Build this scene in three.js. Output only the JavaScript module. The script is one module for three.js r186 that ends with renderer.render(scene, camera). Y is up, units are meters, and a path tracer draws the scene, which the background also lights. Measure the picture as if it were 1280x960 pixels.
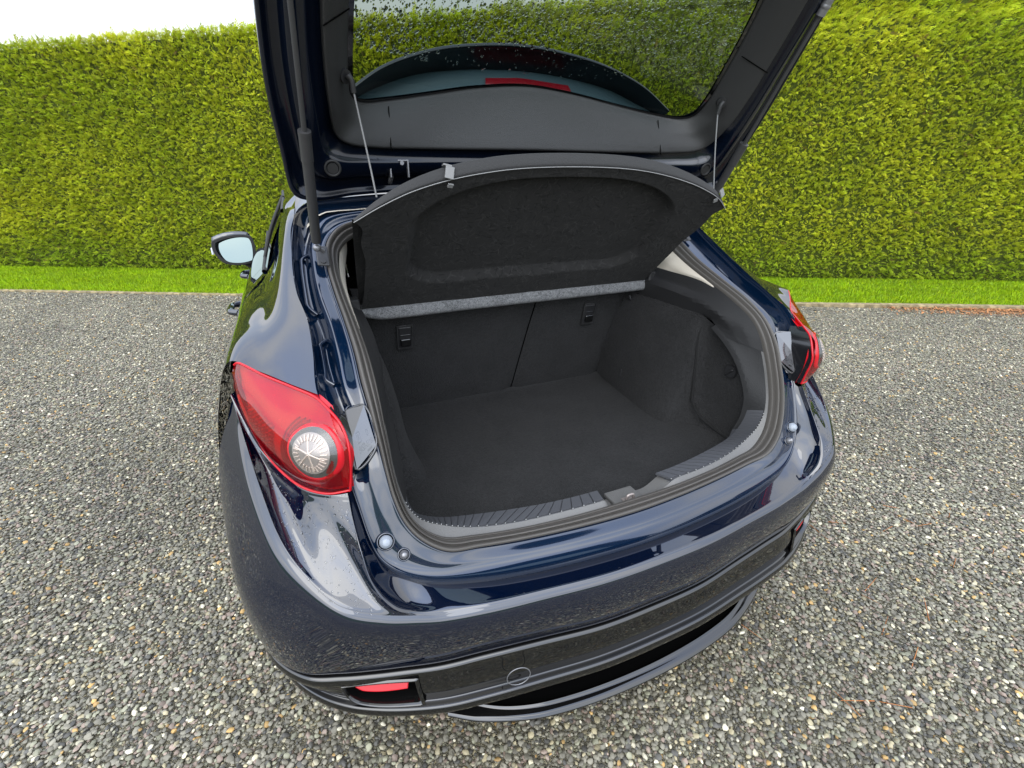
import * as THREE from 'three';
import { mergeGeometries, toCreasedNormals } from 'three/addons/utils/BufferGeometryUtils.js';
import { RoundedBoxGeometry } from 'three/addons/geometries/RoundedBoxGeometry.js';
import { MeshSurfaceSampler } from 'three/addons/math/MeshSurfaceSampler.js';
import { ImprovedNoise } from 'three/addons/math/ImprovedNoise.js';

// ------------------------------------------------------------------ camera
const W = 1024, H = 768;
const scene = new THREE.Scene();
const camera = new THREE.PerspectiveCamera(76.6, W / H, 0.05, 400);
camera.position.set(-0.674, 1.46, 0.70);
camera.lookAt(-0.674 + 0.37489, 1.46 - 0.39955, 0.70 - 0.83655);
scene.add(camera);

// ------------------------------------------------------------------ renderer, sky, sun
const renderer = new THREE.WebGLRenderer({ antialias: true });
renderer.setSize(W, H);
renderer.toneMapping = THREE.LinearToneMapping;
renderer.toneMappingExposure = 0.98;
renderer.outputColorSpace = THREE.SRGBColorSpace;
renderer.shadowMap.enabled = true;

function rng(seed) { let a = seed >>> 0; return () => { a = (a + 0x6D2B79F5) >>> 0; let t = a; t = Math.imul(t ^ (t >>> 15), t | 1); t ^= t + Math.imul(t ^ (t >>> 7), t | 61); return ((t ^ (t >>> 14)) >>> 0) / 4294967296; }; }
const noise = new ImprovedNoise();
const fbm = (x, y, z, o = 4) => { let s = 0, a = 0.5, f = 1; for (let i = 0; i < o; i++) { s += a * noise.noise(x * f, y * f, z * f); a *= 0.5; f *= 2.03; } return s; };
const clamp = THREE.MathUtils.clamp, lerp = THREE.MathUtils.lerp, smooth = (x, a, b) => { const t = clamp((x - a) / (b - a), 0, 1); return t * t * (3 - 2 * t); };

{ // bright broken overcast: thin white cloud over pale blue air
  const w = 1024, h = 512, d = new Float32Array(w * h * 4);
  for (let j = 0; j < h; j++) for (let i = 0; i < w; i++) {
    const el = ((j + 0.5) / h - 0.5) * Math.PI, az = (i / w - 0.5) * Math.PI * 2;
    const x = Math.cos(el) * Math.cos(az), y = Math.sin(el), z = Math.cos(el) * Math.sin(az);
    const k = 1 / (Math.abs(y) + 0.28);
    const n = fbm(x * k * 1.1 + 3.1, z * k * 1.1 + 7.7, 0.4, 5);
    const c = smooth(n, -0.32, 0.22);
    const up = clamp(y, 0, 1);
    const air = [lerp(1.05, 0.72, up), lerp(1.22, 0.98, up), lerp(1.45, 1.62, up)];
    const cl = [1.58, 1.63, 1.70], m = 0.30 + 0.62 * c + 0.1 * Math.sin(n * 9);
    const ca = clamp((-x * 5 + y * 9 + z * 7) / 12.45, -1, 1) * 1, glow = 0.72 + 1.9 * Math.exp(-Math.pow(Math.acos(ca) / 1.2, 2));
    const o = (j * w + i) * 4, dim = y < 0 ? 0.45 : glow;
    for (let q = 0; q < 3; q++) d[o + q] = lerp(air[q], cl[q], clamp(m, 0, 1)) * dim;
    d[o + 3] = 1;
  }
  const t = new THREE.DataTexture(d, w, h, THREE.RGBAFormat, THREE.FloatType);
  t.mapping = THREE.EquirectangularReflectionMapping; t.magFilter = THREE.LinearFilter; t.minFilter = THREE.LinearFilter; t.needsUpdate = true;
  scene.background = t; scene.environment = t;
}
const sun = new THREE.DirectionalLight(new THREE.Color(1.0, 0.96, 0.88), 1.4);
sun.position.set(-5, 9, 7); sun.target.position.set(0, 0, -1); sun.castShadow = true; sun.shadow.radius = 100;
sun.shadow.mapSize.set(2048, 2048);
Object.assign(sun.shadow.camera, { left: -14, right: 14, top: 14, bottom: -14, near: 0.5, far: 40 });
scene.add(sun, sun.target);

// ------------------------------------------------------------------ helpers
const V = (x, y, z) => new THREE.Vector3(x, y, z);
const P = a => a.map(p => V(p[0], p[1], p[2]));
const full = pts => [...pts.slice(1).reverse().map(p => [-p[0], p[1], p[2]]), ...pts];
const add3 = (pts, x, y, z) => pts.map(p => [p[0] + x, p[1] + y, p[2] + z]);
const mix3 = (a, b, t) => a.map((p, i) => p.map((v, k) => lerp(v, b[i][k], t)));
function sampleRow(pts, n) { const c = new THREE.CatmullRomCurve3(P(pts), false, 'centripetal'); const o = []; for (let i = 0; i <= n; i++) o.push(c.getPoint(i / n)); return o; }
// a skin over rows of control points (all rows the same number of stations)
function loft(rows, nu, nv, { lin = false, shape = null, flip = false } = {}) {
  const R = rows.map(r => sampleRow(r, nu)), m = rows.length;
  const grid = [], N = lin ? (m - 1) * nv : nv;
  for (let i = 0; i <= nu; i++) {
    const col = R.map(r => r[i]);
    if (lin) { const o = []; for (let s = 0; s < m - 1; s++) for (let k = 0; k < nv; k++) o.push(col[s].clone().lerp(col[s + 1], k / nv)); o.push(col[m - 1].clone()); grid.push(o); }
    else { const c = new THREE.CatmullRomCurve3(col, false, 'centripetal'); const o = []; for (let k = 0; k <= nv; k++) o.push(c.getPoint(k / nv)); grid.push(o); }
  }
  if (shape) shape(grid, nu, N);
  const pos = [], uv = [], idx = []; let uu = 0;
  for (let i = 0; i <= nu; i++) {
    if (i) uu += grid[i][N >> 1].distanceTo(grid[i - 1][N >> 1]);
    let vv = 0;
    for (let k = 0; k <= N; k++) { if (k) vv += grid[i][k].distanceTo(grid[i][k - 1]); const p = grid[i][k]; pos.push(p.x, p.y, p.z); uv.push(uu, vv); }
  }
  for (let i = 0; i < nu; i++) for (let k = 0; k < N; k++) {
    const a = i * (N + 1) + k, b = a + N + 1;
    if (flip) idx.push(a, a + 1, b, b, a + 1, b + 1); else idx.push(a, b, a + 1, b, b + 1, a + 1);
  }
  const g = new THREE.BufferGeometry();
  g.setAttribute('position', new THREE.Float32BufferAttribute(pos, 3)); g.setAttribute('uv', new THREE.Float32BufferAttribute(uv, 2));
  g.setIndex(idx); g.computeVertexNormals(); return g;
}
function mirror(g) {
  const m = g.clone(); const p = m.attributes.position, n = m.attributes.normal;
  for (let i = 0; i < p.count; i++) { p.setX(i, -p.getX(i)); n.setX(i, -n.getX(i)); }
  if (m.index) { const a = m.index.array; for (let i = 0; i < a.length; i += 3) { const t = a[i + 1]; a[i + 1] = a[i + 2]; a[i + 2] = t; } }
  else for (const k of Object.keys(m.attributes)) { const A = m.attributes[k], w = A.itemSize, d = A.array; for (let i = 0; i < A.count; i += 3) for (let q = 0; q < w; q++) { const t = d[(i + 1) * w + q]; d[(i + 1) * w + q] = d[(i + 2) * w + q]; d[(i + 2) * w + q] = t; } }
  return m;
}
const strip = g => { const o = g.index ? g.toNonIndexed() : g.clone(); for (const k of Object.keys(o.attributes)) if (!['position', 'normal', 'uv'].includes(k)) o.deleteAttribute(k); return o; };
const merge = gs => mergeGeometries(gs.map(strip));
const crease = (g, a = 0.5) => toCreasedNormals(g, a);
function xf(g, { p = [0, 0, 0], r = [0, 0, 0], s = [1, 1, 1] } = {}) { g.applyMatrix4(new THREE.Matrix4().compose(V(...p), new THREE.Quaternion().setFromEuler(new THREE.Euler(...r)), V(...s))); return g; }
function rbox(w, h, d, r, t = {}) { return xf(new RoundedBoxGeometry(w, h, d, 3, Math.min(r, w / 2.01, h / 2.01, d / 2.01)), t); }
function tube(pts, r, seg = 24, rad = 8) { return new THREE.TubeGeometry(new THREE.CatmullRomCurve3(P(pts), false, 'centripetal'), seg, r, rad, false); }
function cyl(a, b, r0, r1 = r0, rad = 20) {
  const A = V(...a), B = V(...b), d = B.clone().sub(A), g = new THREE.CylinderGeometry(r1, r0, d.length(), rad);
  g.applyQuaternion(new THREE.Quaternion().setFromUnitVectors(V(0, 1, 0), d.clone().normalize())); g.translate(...A.add(B).multiplyScalar(0.5).toArray()); return g;
}
// put a geometry modelled round +z onto a point facing a direction
function face(g, p, dir, roll = 0) { g.rotateZ(roll); g.applyQuaternion(new THREE.Quaternion().setFromUnitVectors(V(0, 0, 1), V(...dir).normalize())); g.translate(...p); return g; }
const counts = {};
function numbered(n) { counts[n] = (counts[n] || 0) + 1; return counts[n] === 1 ? n : n + '_' + String(counts[n] - 1).padStart(3, '0'); }
function obj(name, geo, mat, parent = scene, label) {
  const g = Array.isArray(geo) ? merge(geo) : geo; const m = new THREE.Mesh(g, mat); m.name = numbered(name); m.castShadow = m.receiveShadow = true;
  if (label) m.userData.label = label; parent.add(m); return m;
}
function tag(o, label, category, kind) { Object.assign(o.userData, { label, category }); if (kind) o.userData.kind = kind; return o; }
function both(name, geo, mat, parent, labels) { // right and left twins
  const r = obj(name, geo, mat, parent, labels && labels[0]); const l = obj(name, mirror(Array.isArray(geo) ? merge(geo) : geo), mat, parent, labels && labels[1]); return [r, l];
}

// ------------------------------------------------------------------ materials
function noiseTex(size, fn, { srgb = false, repeat = 1 } = {}) {
  const d = new Uint8Array(size * size * 4);
  for (let j = 0; j < size; j++) for (let i = 0; i < size; i++) { const c = fn(i / size, j / size, i, j), o = (j * size + i) * 4; for (let q = 0; q < 3; q++) d[o + q] = clamp(Math.round(255 * (Array.isArray(c) ? c[q] : c)), 0, 255); d[o + 3] = 255; }
  const t = new THREE.DataTexture(d, size, size, THREE.RGBAFormat); t.wrapS = t.wrapT = THREE.RepeatWrapping; t.magFilter = THREE.LinearFilter; t.minFilter = THREE.LinearMipmapLinearFilter; t.generateMipmaps = true;
  t.repeat.set(repeat, repeat); if (srgb) t.colorSpace = THREE.SRGBColorSpace; t.needsUpdate = true; return t;
}
const lin = (r, g, b) => new THREE.Color().setRGB(r, g, b);
const std = o => new THREE.MeshStandardMaterial(o), phys = o => new THREE.MeshPhysicalMaterial(o);
const r1 = rng(11);
const flake = noiseTex(256, () => 0.5 + (r1() - 0.5) * 0.5, { repeat: 12 });
// felt: short fibres in every direction
function fibreTex(size, count, len, base, amp, seed, repeat) {
  const r = rng(seed), f = new Float32Array(size * size).fill(base);
  for (let k = 0; k < count; k++) { let x = r() * size, y = r() * size, a = r() * 6.283; const v = (r() - 0.45) * amp; for (let s = 0; s < len; s++) { f[((y | 0) % size + size) % size * size + ((x | 0) % size + size) % size] += v; x += Math.cos(a); y += Math.sin(a); a += (r() - 0.5) * 0.3; if (x < 0) x += size; if (y < 0) y += size; } }
  return noiseTex(size, (u, v, i, j) => f[j * size + i], { repeat });
}
const feltBump = fibreTex(256, 1500, 13, 0.5, 0.42, 5, 1.5), feltMap = fibreTex(256, 1700, 9, 0.40, 1.1, 6, 1.9);
const r2 = rng(21);
const carpetMap = noiseTex(512, (u, v) => { const n = fbm(u * 8, v * 8, 1, 3), f = fbm(u * 70, v * 70, 4, 2); return 0.58 + n * 0.30 + f * 0.35 + (r2() - 0.5) * 0.75 + (r2() > 0.985 ? 0.3 : 0); }, { repeat: 1.25 });
const carpetBump = noiseTex(512, () => r2(), { repeat: 1.3 });
const grainBump = noiseTex(512, (u, v) => 0.5 + fbm(u * 90, v * 90, 2, 2) * 0.9, { repeat: 5 });
const M = {
  paint: phys({ color: lin(0.0006, 0.0030, 0.012), roughness: 0.025, ior: 1.88, clearcoat: 0.3, clearcoatRoughness: 0.01 }),
  paintIn: phys({ color: lin(0.0014, 0.008, 0.024), roughness: 0.07, ior: 1.85 }),
  spoiler: phys({ color: lin(0.0015, 0.005, 0.012), roughness: 0.34, ior: 1.6 }),
  paintLid: phys({ color: lin(0.0012, 0.0032, 0.009), roughness: 0.16, ior: 1.55 }),
  gloss: phys({ color: lin(0.004, 0.004, 0.004), roughness: 0.04, ior: 1.75 }),
  hole: phys({ color: lin(0.002, 0.002, 0.002), roughness: 1, specularIntensity: 0 }),
  black: std({ color: lin(0.012, 0.012, 0.013), roughness: 0.5 }),
  plastic: std({ color: lin(0.021, 0.021, 0.0213), roughness: 0.48, bumpMap: grainBump, bumpScale: 0.0006 }),
  trim: std({ color: lin(0.015, 0.015, 0.0155), roughness: 0.5, bumpMap: grainBump, bumpScale: 0.0006 }),
  sill: std({ color: lin(0.110, 0.108, 0.104), roughness: 0.42, bumpMap: grainBump, bumpScale: 0.0005 }),
  rib: std({ color: lin(0.060, 0.062, 0.068), roughness: 0.42 }),
  rubber: std({ color: lin(0.070, 0.064, 0.057), roughness: 0.55 }),
  seamRubber: std({ color: lin(0.012, 0.012, 0.012), roughness: 0.6 }),
  carpet: std({ color: lin(0.021, 0.021, 0.0215), map: carpetMap, roughness: 1, bumpMap: carpetBump, bumpScale: 0.003 }),
  felt: std({ color: lin(0.032, 0.031, 0.030), map: feltMap, roughness: 1, bumpMap: feltBump, bumpScale: 0.005 }),
  feltEdge: std({ color: lin(0.040, 0.040, 0.041), roughness: 1, bumpMap: carpetBump, bumpScale: 0.0008 }),
  feltGrey: std({ color: lin(0.22, 0.225, 0.23), map: carpetMap, roughness: 1, bumpMap: feltBump, bumpScale: 0.0012 }),
  cream: std({ color: lin(0.60, 0.55, 0.46), roughness: 0.85, bumpMap: carpetBump, bumpScale: 0.0005 }),
  chrome: std({ color: lin(0.30, 0.26, 0.24), metalness: 0.5, roughness: 0.35 }),
  steel: std({ color: lin(0.22, 0.22, 0.23), metalness: 0.6, roughness: 0.35 }),
  strut: std({ color: lin(0.035, 0.035, 0.036), roughness: 0.42 }),
  rod: std({ color: lin(0.10, 0.10, 0.10), metalness: 0.6, roughness: 0.35 }),
  cord: std({ color: lin(0.16, 0.16, 0.16), roughness: 0.8 }),
  lens: phys({ color: lin(0.74, 0.008, 0.022), transmission: 0.86, thickness: 0, roughness: 0.03, clearcoat: 1, clearcoatRoughness: 0.02 }),
  lampRed: phys({ color: lin(0.48, 0.006, 0.014), roughness: 0.3 }),
  lampDark: std({ color: lin(0.10, 0.006, 0.008), roughness: 0.35 }),
  lampAmber: std({ color: lin(0.20, 0.035, 0.006), roughness: 0.3, metalness: 0.4 }),
  clear: phys({ color: lin(0.96, 0.97, 0.97), transmission: 1, thickness: 0, roughness: 0.03, ior: 1.45 }),
  smoke: phys({ color: lin(0.06, 0.06, 0.062), roughness: 0.2, clearcoat: 1, clearcoatRoughness: 0.06 }),
  tint: phys({ color: lin(0.34, 0.39, 0.35), transmission: 1, thickness: 0, roughness: 0.0, ior: 1.5 }),
  sideGlass: phys({ color: lin(0.12, 0.14, 0.13), transmission: 0.9, thickness: 0, roughness: 0.0, ior: 1.5 }),
  mirror: std({ color: lin(0.20, 0.245, 0.24), metalness: 1, roughness: 0.03 }),
  water: phys({ color: lin(0.98, 0.99, 1), transmission: 1, thickness: 0.002, roughness: 0.0, ior: 1.33 }),
  stopGrey: std({ color: lin(0.26, 0.29, 0.33), roughness: 0.35 }),
  lampWall: phys({ color: lin(0.010, 0.0105, 0.012), roughness: 0.12, ior: 1.6 }),
  bezel: std({ color: lin(0.10, 0.095, 0.09), metalness: 0.6, roughness: 0.4 }),
  white: std({ color: lin(0.62, 0.66, 0.72), roughness: 0.4 }),
  tyre: std({ color: lin(0.02, 0.02, 0.02), roughness: 0.9 }),
  bulb: phys({ color: lin(0.52, 0.42, 0.36), metalness: 0.45, roughness: 0.25 }),
  piping: std({ color: lin(0.24, 0.24, 0.24), roughness: 0.7 }), stud: std({ color: lin(0.25, 0.25, 0.25), roughness: 0.5 }),
};

// ------------------------------------------------------------------ the setting
// the hedge, verge and gravel edge run along one line; s runs along it, n away from it towards the drive
const AX = [0.878, 0.478], NX = [-0.478, 0.878];
const at = (s, y, n) => V(s * AX[0] + n * NX[0], y, s * AX[1] + n * NX[1]);
const sOf = (x, z) => x * AX[0] + z * AX[1], nOf = (x, z) => x * NX[0] + z * NX[1];
const TURN = -Math.atan2(AX[1], AX[0]);
const EDGE = -4.97, HEDGE = -6.52;
function quadSheet(s0, s1, n0, n1, y, ns = 1, nn = 1, relief = null) {
  const pos = [], uv = [], idx = [];
  for (let i = 0; i <= ns; i++) for (let k = 0; k <= nn; k++) { const s = lerp(s0, s1, i / ns), n = lerp(n0, n1, k / nn), p = at(s, y + (relief ? relief(s, n) : 0), n); pos.push(p.x, p.y, p.z); uv.push(s, n); }
  for (let i = 0; i < ns; i++) for (let k = 0; k < nn; k++) { const a = i * (nn + 1) + k, b = a + nn + 1; idx.push(a, a + 1, b, b, a + 1, b + 1); }
  const g = new THREE.BufferGeometry(); g.setAttribute('position', new THREE.Float32BufferAttribute(pos, 3)); g.setAttribute('uv', new THREE.Float32BufferAttribute(uv, 2)); g.setIndex(idx); g.computeVertexNormals(); return g;
}
{
  const r = rng(3);
  const tex = noiseTex(1024, () => { const k = r(), v = 0.36 + 0.36 * k * k; return r() > 0.9 ? [v * 1.5, v * 1.4, v * 1.1] : [v, v * 0.99, v * 0.92]; }, { srgb: true, repeat: 0.09 * 8 });
  const bmp = noiseTex(1024, () => r(), { repeat: 0.72 });
  const m = std({ color: lin(0.95, 0.90, 0.76), map: tex, roughness: 0.95, bumpMap: bmp, bumpScale: 0.012 });
  const g = obj('gravel_ground', quadSheet(-120, 120, EDGE, 5.6, -0.003), m); g.userData = { kind: 'structure', label: 'grey gravel drive' };
  const added_lawn = obj('added_lawn', quadSheet(-120, 120, 5.6, 160, 0.006), std({ color: lin(0.045, 0.075, 0.014), roughness: 1 })); added_lawn.userData = { kind: 'structure', label: 'unseen grass on the far side of the drive, added to darken the car reflections' };  // dark grass added out of view so the bumper mirrors darker ground
  const soil = obj('ground', quadSheet(-120, 120, -140, EDGE, -0.01), std({ color: lin(0.05, 0.05, 0.03), roughness: 1 })); soil.userData = { kind: 'structure', label: 'earth below the hedge and verge' };
}
{ // lawn strip
  const r = rng(4);
  const tex = noiseTex(512, (u, v) => { const k = 0.62 + fbm(u * 14, v * 14, 3, 3) * 0.3 + (r() - 0.5) * 0.35; return [0.72 * k, 0.86 * k, 0.05 * k]; }, { srgb: true, repeat: 0.6 });
  const v = obj('grass_verge', quadSheet(-60, 60, HEDGE - 0.6, EDGE - 0.06, 0.012, 200, 8, (s, n) => 0.012 * fbm(s * 1.2, n * 1.2, 0, 2)), phys({ color: lin(0.8, 0.9, 0.4), map: tex, roughness: 1, specularIntensity: 0.1 }));
  v.userData = { kind: 'structure', label: 'mown grass strip between the gravel and the hedge' };
  const pos = [], nor = [], idx = [], br = rng(9);
  for (let b = 0; b < 12; b++) {
    const x = (br() - 0.5) * 0.07, z = (br() - 0.5) * 0.07, a = br() * 6.283, h = 0.018 + br() * 0.022, w = 0.0028, lx = (br() - 0.5) * 0.03, lz = (br() - 0.5) * 0.03;
    const c = pos.length / 3; pos.push(x - Math.cos(a) * w, 0, z - Math.sin(a) * w, x + Math.cos(a) * w, 0, z + Math.sin(a) * w, x + lx, h, z + lz); for (let q = 0; q < 3; q++) nor.push(0, 0.9, 0.4); idx.push(c, c + 1, c + 2);
  }
  const g = new THREE.BufferGeometry(); g.setAttribute('position', new THREE.Float32BufferAttribute(pos, 3)); g.setAttribute('normal', new THREE.Float32BufferAttribute(nor, 3)); g.setIndex(idx);
  const N = 42000, im = new THREE.InstancedMesh(g, phys({ color: 0xffffff, roughness: 0.9, specularIntensity: 0.15, transmission: 0.35, thickness: 0, side: THREE.DoubleSide }), N), mt = new THREE.Matrix4(), q = new THREE.Quaternion(), c = new THREE.Color();
  for (let i = 0; i < N; i++) {
    const s = lerp(-14, 9.5, r()), n = lerp(HEDGE - 0.05, EDGE - 0.03, r()), p = at(s, 0.012, n), k = 0.75 + r() * 0.5 + 0.35 * fbm(s * 0.7, n * 3, 1, 2);
    q.setFromAxisAngle(V(0, 1, 0), r() * 6.283); const sc = 0.8 + r() * 0.5; mt.compose(p, q, V(sc, sc, sc)); im.setMatrixAt(i, mt);
    c.setRGB(0.33 * k * (0.9 + 0.3 * r()), 0.52 * k, 0.004 * k); im.setColorAt(i, c);
  }
  im.name = 'grass'; im.castShadow = im.receiveShadow = true; im.userData = { kind: 'stuff', label: 'short bright green mown grass along the hedge foot', category: 'grass' }; scene.add(im);
}
{ // concrete strip that holds the gravel back
  const n = 240, r = rng(8), rows = [[], [], [], [], []];
  for (let i = 0; i <= n; i++) {
    const s = lerp(-40, 40, i / n), w = 0.004 * fbm(s * 2, 1, 1, 2), top = 0.022 + 0.03 * smooth(s, 0, 5);
    [[EDGE + 0.025, -0.02], [EDGE + 0.022, top - 0.006], [EDGE + 0.012, top], [EDGE - 0.045, top], [EDGE - 0.055, -0.02]].forEach(([nn, y], k) => { const p = at(s, y + w, nn + w * 2); rows[k].push([p.x, p.y, p.z]); });
  }
  const tex = noiseTex(256, (u, v) => { const k = 0.72 + fbm(u * 10, v * 10, 5, 4) * 0.5 + (r() - 0.5) * 0.12; return [k, k * 0.95, k * 0.82]; }, { srgb: true, repeat: 1.3 });
  const e = obj('edging_strip', crease(loft(rows, n, 1, { lin: true }), 0.6), std({ color: lin(0.46, 0.41, 0.31), map: tex, roughness: 0.95 })); e.userData = { kind: 'structure', label: 'pale concrete edging between gravel and grass' };
}
{ // the loose stones
  const r = rng(77);
  const stone = seed => {
    const g = new THREE.IcosahedronGeometry(1, 1), p = g.attributes.position, k = rng(seed), ox = k() * 50, sx = 0.8 + k() * 0.5, sz = 0.7 + k() * 0.35, sy = 0.42 + k() * 0.2;
    for (let i = 0; i < p.count; i++) { const v = V(p.getX(i), p.getY(i), p.getZ(i)), f = 1 + 0.42 * noise.noise(v.x * 1.1 + ox, v.y * 1.1, v.z * 1.1); v.multiplyScalar(f); p.setXYZ(i, v.x * sx, v.y * sy, v.z * sz); }
    const m = mergeGeometries([toCreasedNormals(g, 0.75)]); m.deleteAttribute('uv'); return m;
  };
  const shapes = [31, 32, 33, 34, 35].map(stone), lists = shapes.map(() => []);
  const inCar = (x, z) => z < -0.45 && z > -4.0 && Math.abs(x) < 0.62;
  const put = (x, z, y, k) => { lists[Math.floor(r() * shapes.length)].push([x, y, z, k]); };
  const cx = -0.674, cz = 0.7;
  for (let layer = 0; layer < 2; layer++) {
    const sp = layer ? 0.0140 : 0.0132;
    for (let x = -6.5; x < 8.6; x += sp) for (let z = -8.6; z < 5.2; z += sp) {
      const X = x + (r() - 0.5) * sp * 1.1, Z = z + (r() - 0.5) * sp * 1.1, q = r();
      if (nOf(X, Z) < EDGE + 0.03 || inCar(X, Z)) continue;
      const dx = X - cx, dz = Z - cz, f = dx * 0.4089 - dz * 0.9126, l = dx * 0.9126 + dz * 0.4089, d = Math.hypot(dx, dz); // f ahead, l to the right of the camera
      const seen = f > 0.35 && Math.abs(l) < f * 1.08 + 0.55;
      let keep = 0;
      if (seen) keep = d < 3 ? 1 : d < 5 ? (layer ? 0.62 : 0.95) : (layer ? 0.25 : 0.85); else if (d < 2.6) keep = layer ? 0.2 : 0.75; else if (d < 6.5) keep = layer ? 0 : 0.30;
      const wide = keep === 0.30;
      if (q > keep) continue;
      put(X, Z, layer ? 0.004 + r() * 0.005 : -0.001, wide ? 1.5 : 1);
    }
  }
  const mat = std({ color: 0xffffff, roughness: 0.62 }), mt = new THREE.Matrix4(), q = new THREE.Quaternion(), c = new THREE.Color(), e = new THREE.Euler();
  const bed = new THREE.Group(); bed.name = 'gravel_stones'; bed.userData = { kind: 'stuff', label: 'loose mixed grey, cream and tan gravel stones of the drive', category: 'gravel' }; scene.add(bed);
  shapes.forEach((g, i) => {
    const L = lists[i], im = new THREE.InstancedMesh(g, mat, L.length);
    L.forEach(([x, y, z, big], j) => {
      const s = 0.0062 * big * (0.60 + Math.pow(r(), 1.8) * 0.92); e.set((r() - 0.5) * 0.9, r() * 6.283, (r() - 0.5) * 0.9); q.setFromEuler(e);
      mt.compose(V(x, y, z), q, V(s, s, s)); im.setMatrixAt(j, mt);
      const t = r(), b = 0.62 + r() * 0.68, mud = 1 + 0.45 * fbm(x * 0.8, z * 0.8, 4, 3);
      let col;
      if (t < 0.48) col = [0.165, 0.160, 0.140]; else if (t < 0.62) col = [0.195, 0.200, 0.160]; else if (t < 0.76) col = [0.075, 0.075, 0.074];
      else if (t < 0.84) col = [0.285, 0.26, 0.185]; else if (t < 0.93) col = [0.20, 0.160, 0.145]; else if (t < 0.968) col = [0.44, 0.42, 0.34]; else if (t < 0.975) col = [0.50, 0.48, 0.41]; else if (t < 0.993) col = [0.36, 0.24, 0.10]; else col = [0.55, 0.54, 0.48];
      c.setRGB(col[0] * b * mud * 1.13, col[1] * b * mud * 1.08, col[2] * b * mud * 0.94); im.setColorAt(j, c);
    });
    im.name = numbered('stones'); im.castShadow = im.receiveShadow = true; im.userData = { kind: 'stuff' }; bed.add(im);
  });
  // dry needles and leaf litter lying on the gravel
  const ng = new THREE.CylinderGeometry(0.0011, 0.0007, 0.09, 4); ng.rotateZ(Math.PI / 2);
  { const p = ng.attributes.position; for (let i = 0; i < p.count; i++) p.setY(i, p.getY(i) + 0.012 * Math.cos(p.getX(i) * 30) - 0.01); }
  const pts = [];
  for (let i = 0; i < 900; i++) { const s = lerp(4.2, 6.9, Math.pow(r(), 0.8)); pts.push([s + (r() - 0.5) * 0.3, EDGE + 0.06 + Math.pow(r(), 2) * 0.30, 0]); }
  const spots = [];
  for (const [x, z] of pts.map(([s, n]) => { const p = at(s, 0, n); return [p.x, p.z]; })) spots.push([x, z, 0.6]);
  for (let i = 0; i < 26; i++) spots.push([0.45 + r() * 1.5, 0.35 - r() * 0.75, 1]);
  for (let i = 0; i < 16; i++) spots.push([-1.8 + r() * 0.8, 0.2 - r() * 0.9, 0.8]);
  const ni = new THREE.InstancedMesh(ng, std({ color: 0xffffff, roughness: 0.9 }), spots.length);
  spots.forEach(([x, z, k], j) => { e.set((r() - 0.5) * 0.3, r() * 6.283, (r() - 0.5) * 0.3); q.setFromEuler(e); const s = k * (0.6 + r() * 0.6); mt.compose(V(x, 0.017 + r() * 0.006, z), q, V(s, s * 1.4, s * 1.4)); ni.setMatrixAt(j, mt); const b = 0.7 + r() * 0.6; c.setRGB(0.30 * b, 0.115 * b, 0.035 * b); ni.setColorAt(j, c); });
  ni.name = 'dry_needles'; ni.castShadow = ni.receiveShadow = true; ni.userData = { kind: 'stuff', label: 'orange brown dry needles scattered on the gravel', category: 'needles' }; scene.add(ni);
  const lg = new THREE.PlaneGeometry(0.03, 0.014, 2, 1); lg.rotateX(-Math.PI / 2); { const p = lg.attributes.position; for (let i = 0; i < p.count; i++) if (Math.abs(p.getX(i)) < 0.001) p.setY(i, 0.005); else p.setZ(i, p.getZ(i) * 0.35); lg.computeVertexNormals(); }
  const lit = []; for (let i = 0; i < 3200; i++) { const s = lerp(3.6, 7.2, Math.pow(r(), 0.7)), clump = 0.5 + 0.5 * noise.noise(s * 2.1, 3, 1); if (r() > 0.2 + clump) continue; const p = at(s, 0.014 + r() * 0.01, EDGE + 0.035 + Math.pow(r(), 2.2) * (0.12 + 0.28 * clump)); lit.push(p); }
  const li = new THREE.InstancedMesh(lg, std({ color: 0xffffff, roughness: 0.9, side: THREE.DoubleSide }), lit.length);
  lit.forEach((p, j) => { e.set((r() - 0.5) * 0.8, r() * 6.283, (r() - 0.5) * 0.8); q.setFromEuler(e); const s = 0.7 + r() * 0.8; mt.compose(p, q, V(s, s, s)); li.setMatrixAt(j, mt); const b = 0.6 + r() * 0.7; c.setRGB(0.36 * b, 0.16 * b, 0.06 * b); li.setColorAt(j, c); });
  li.name = 'leaf_litter'; li.castShadow = li.receiveShadow = true; li.userData = { kind: 'stuff', label: 'reddish brown leaf litter against the right end of the edging', category: 'leaf litter' }; scene.add(li);
}
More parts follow.
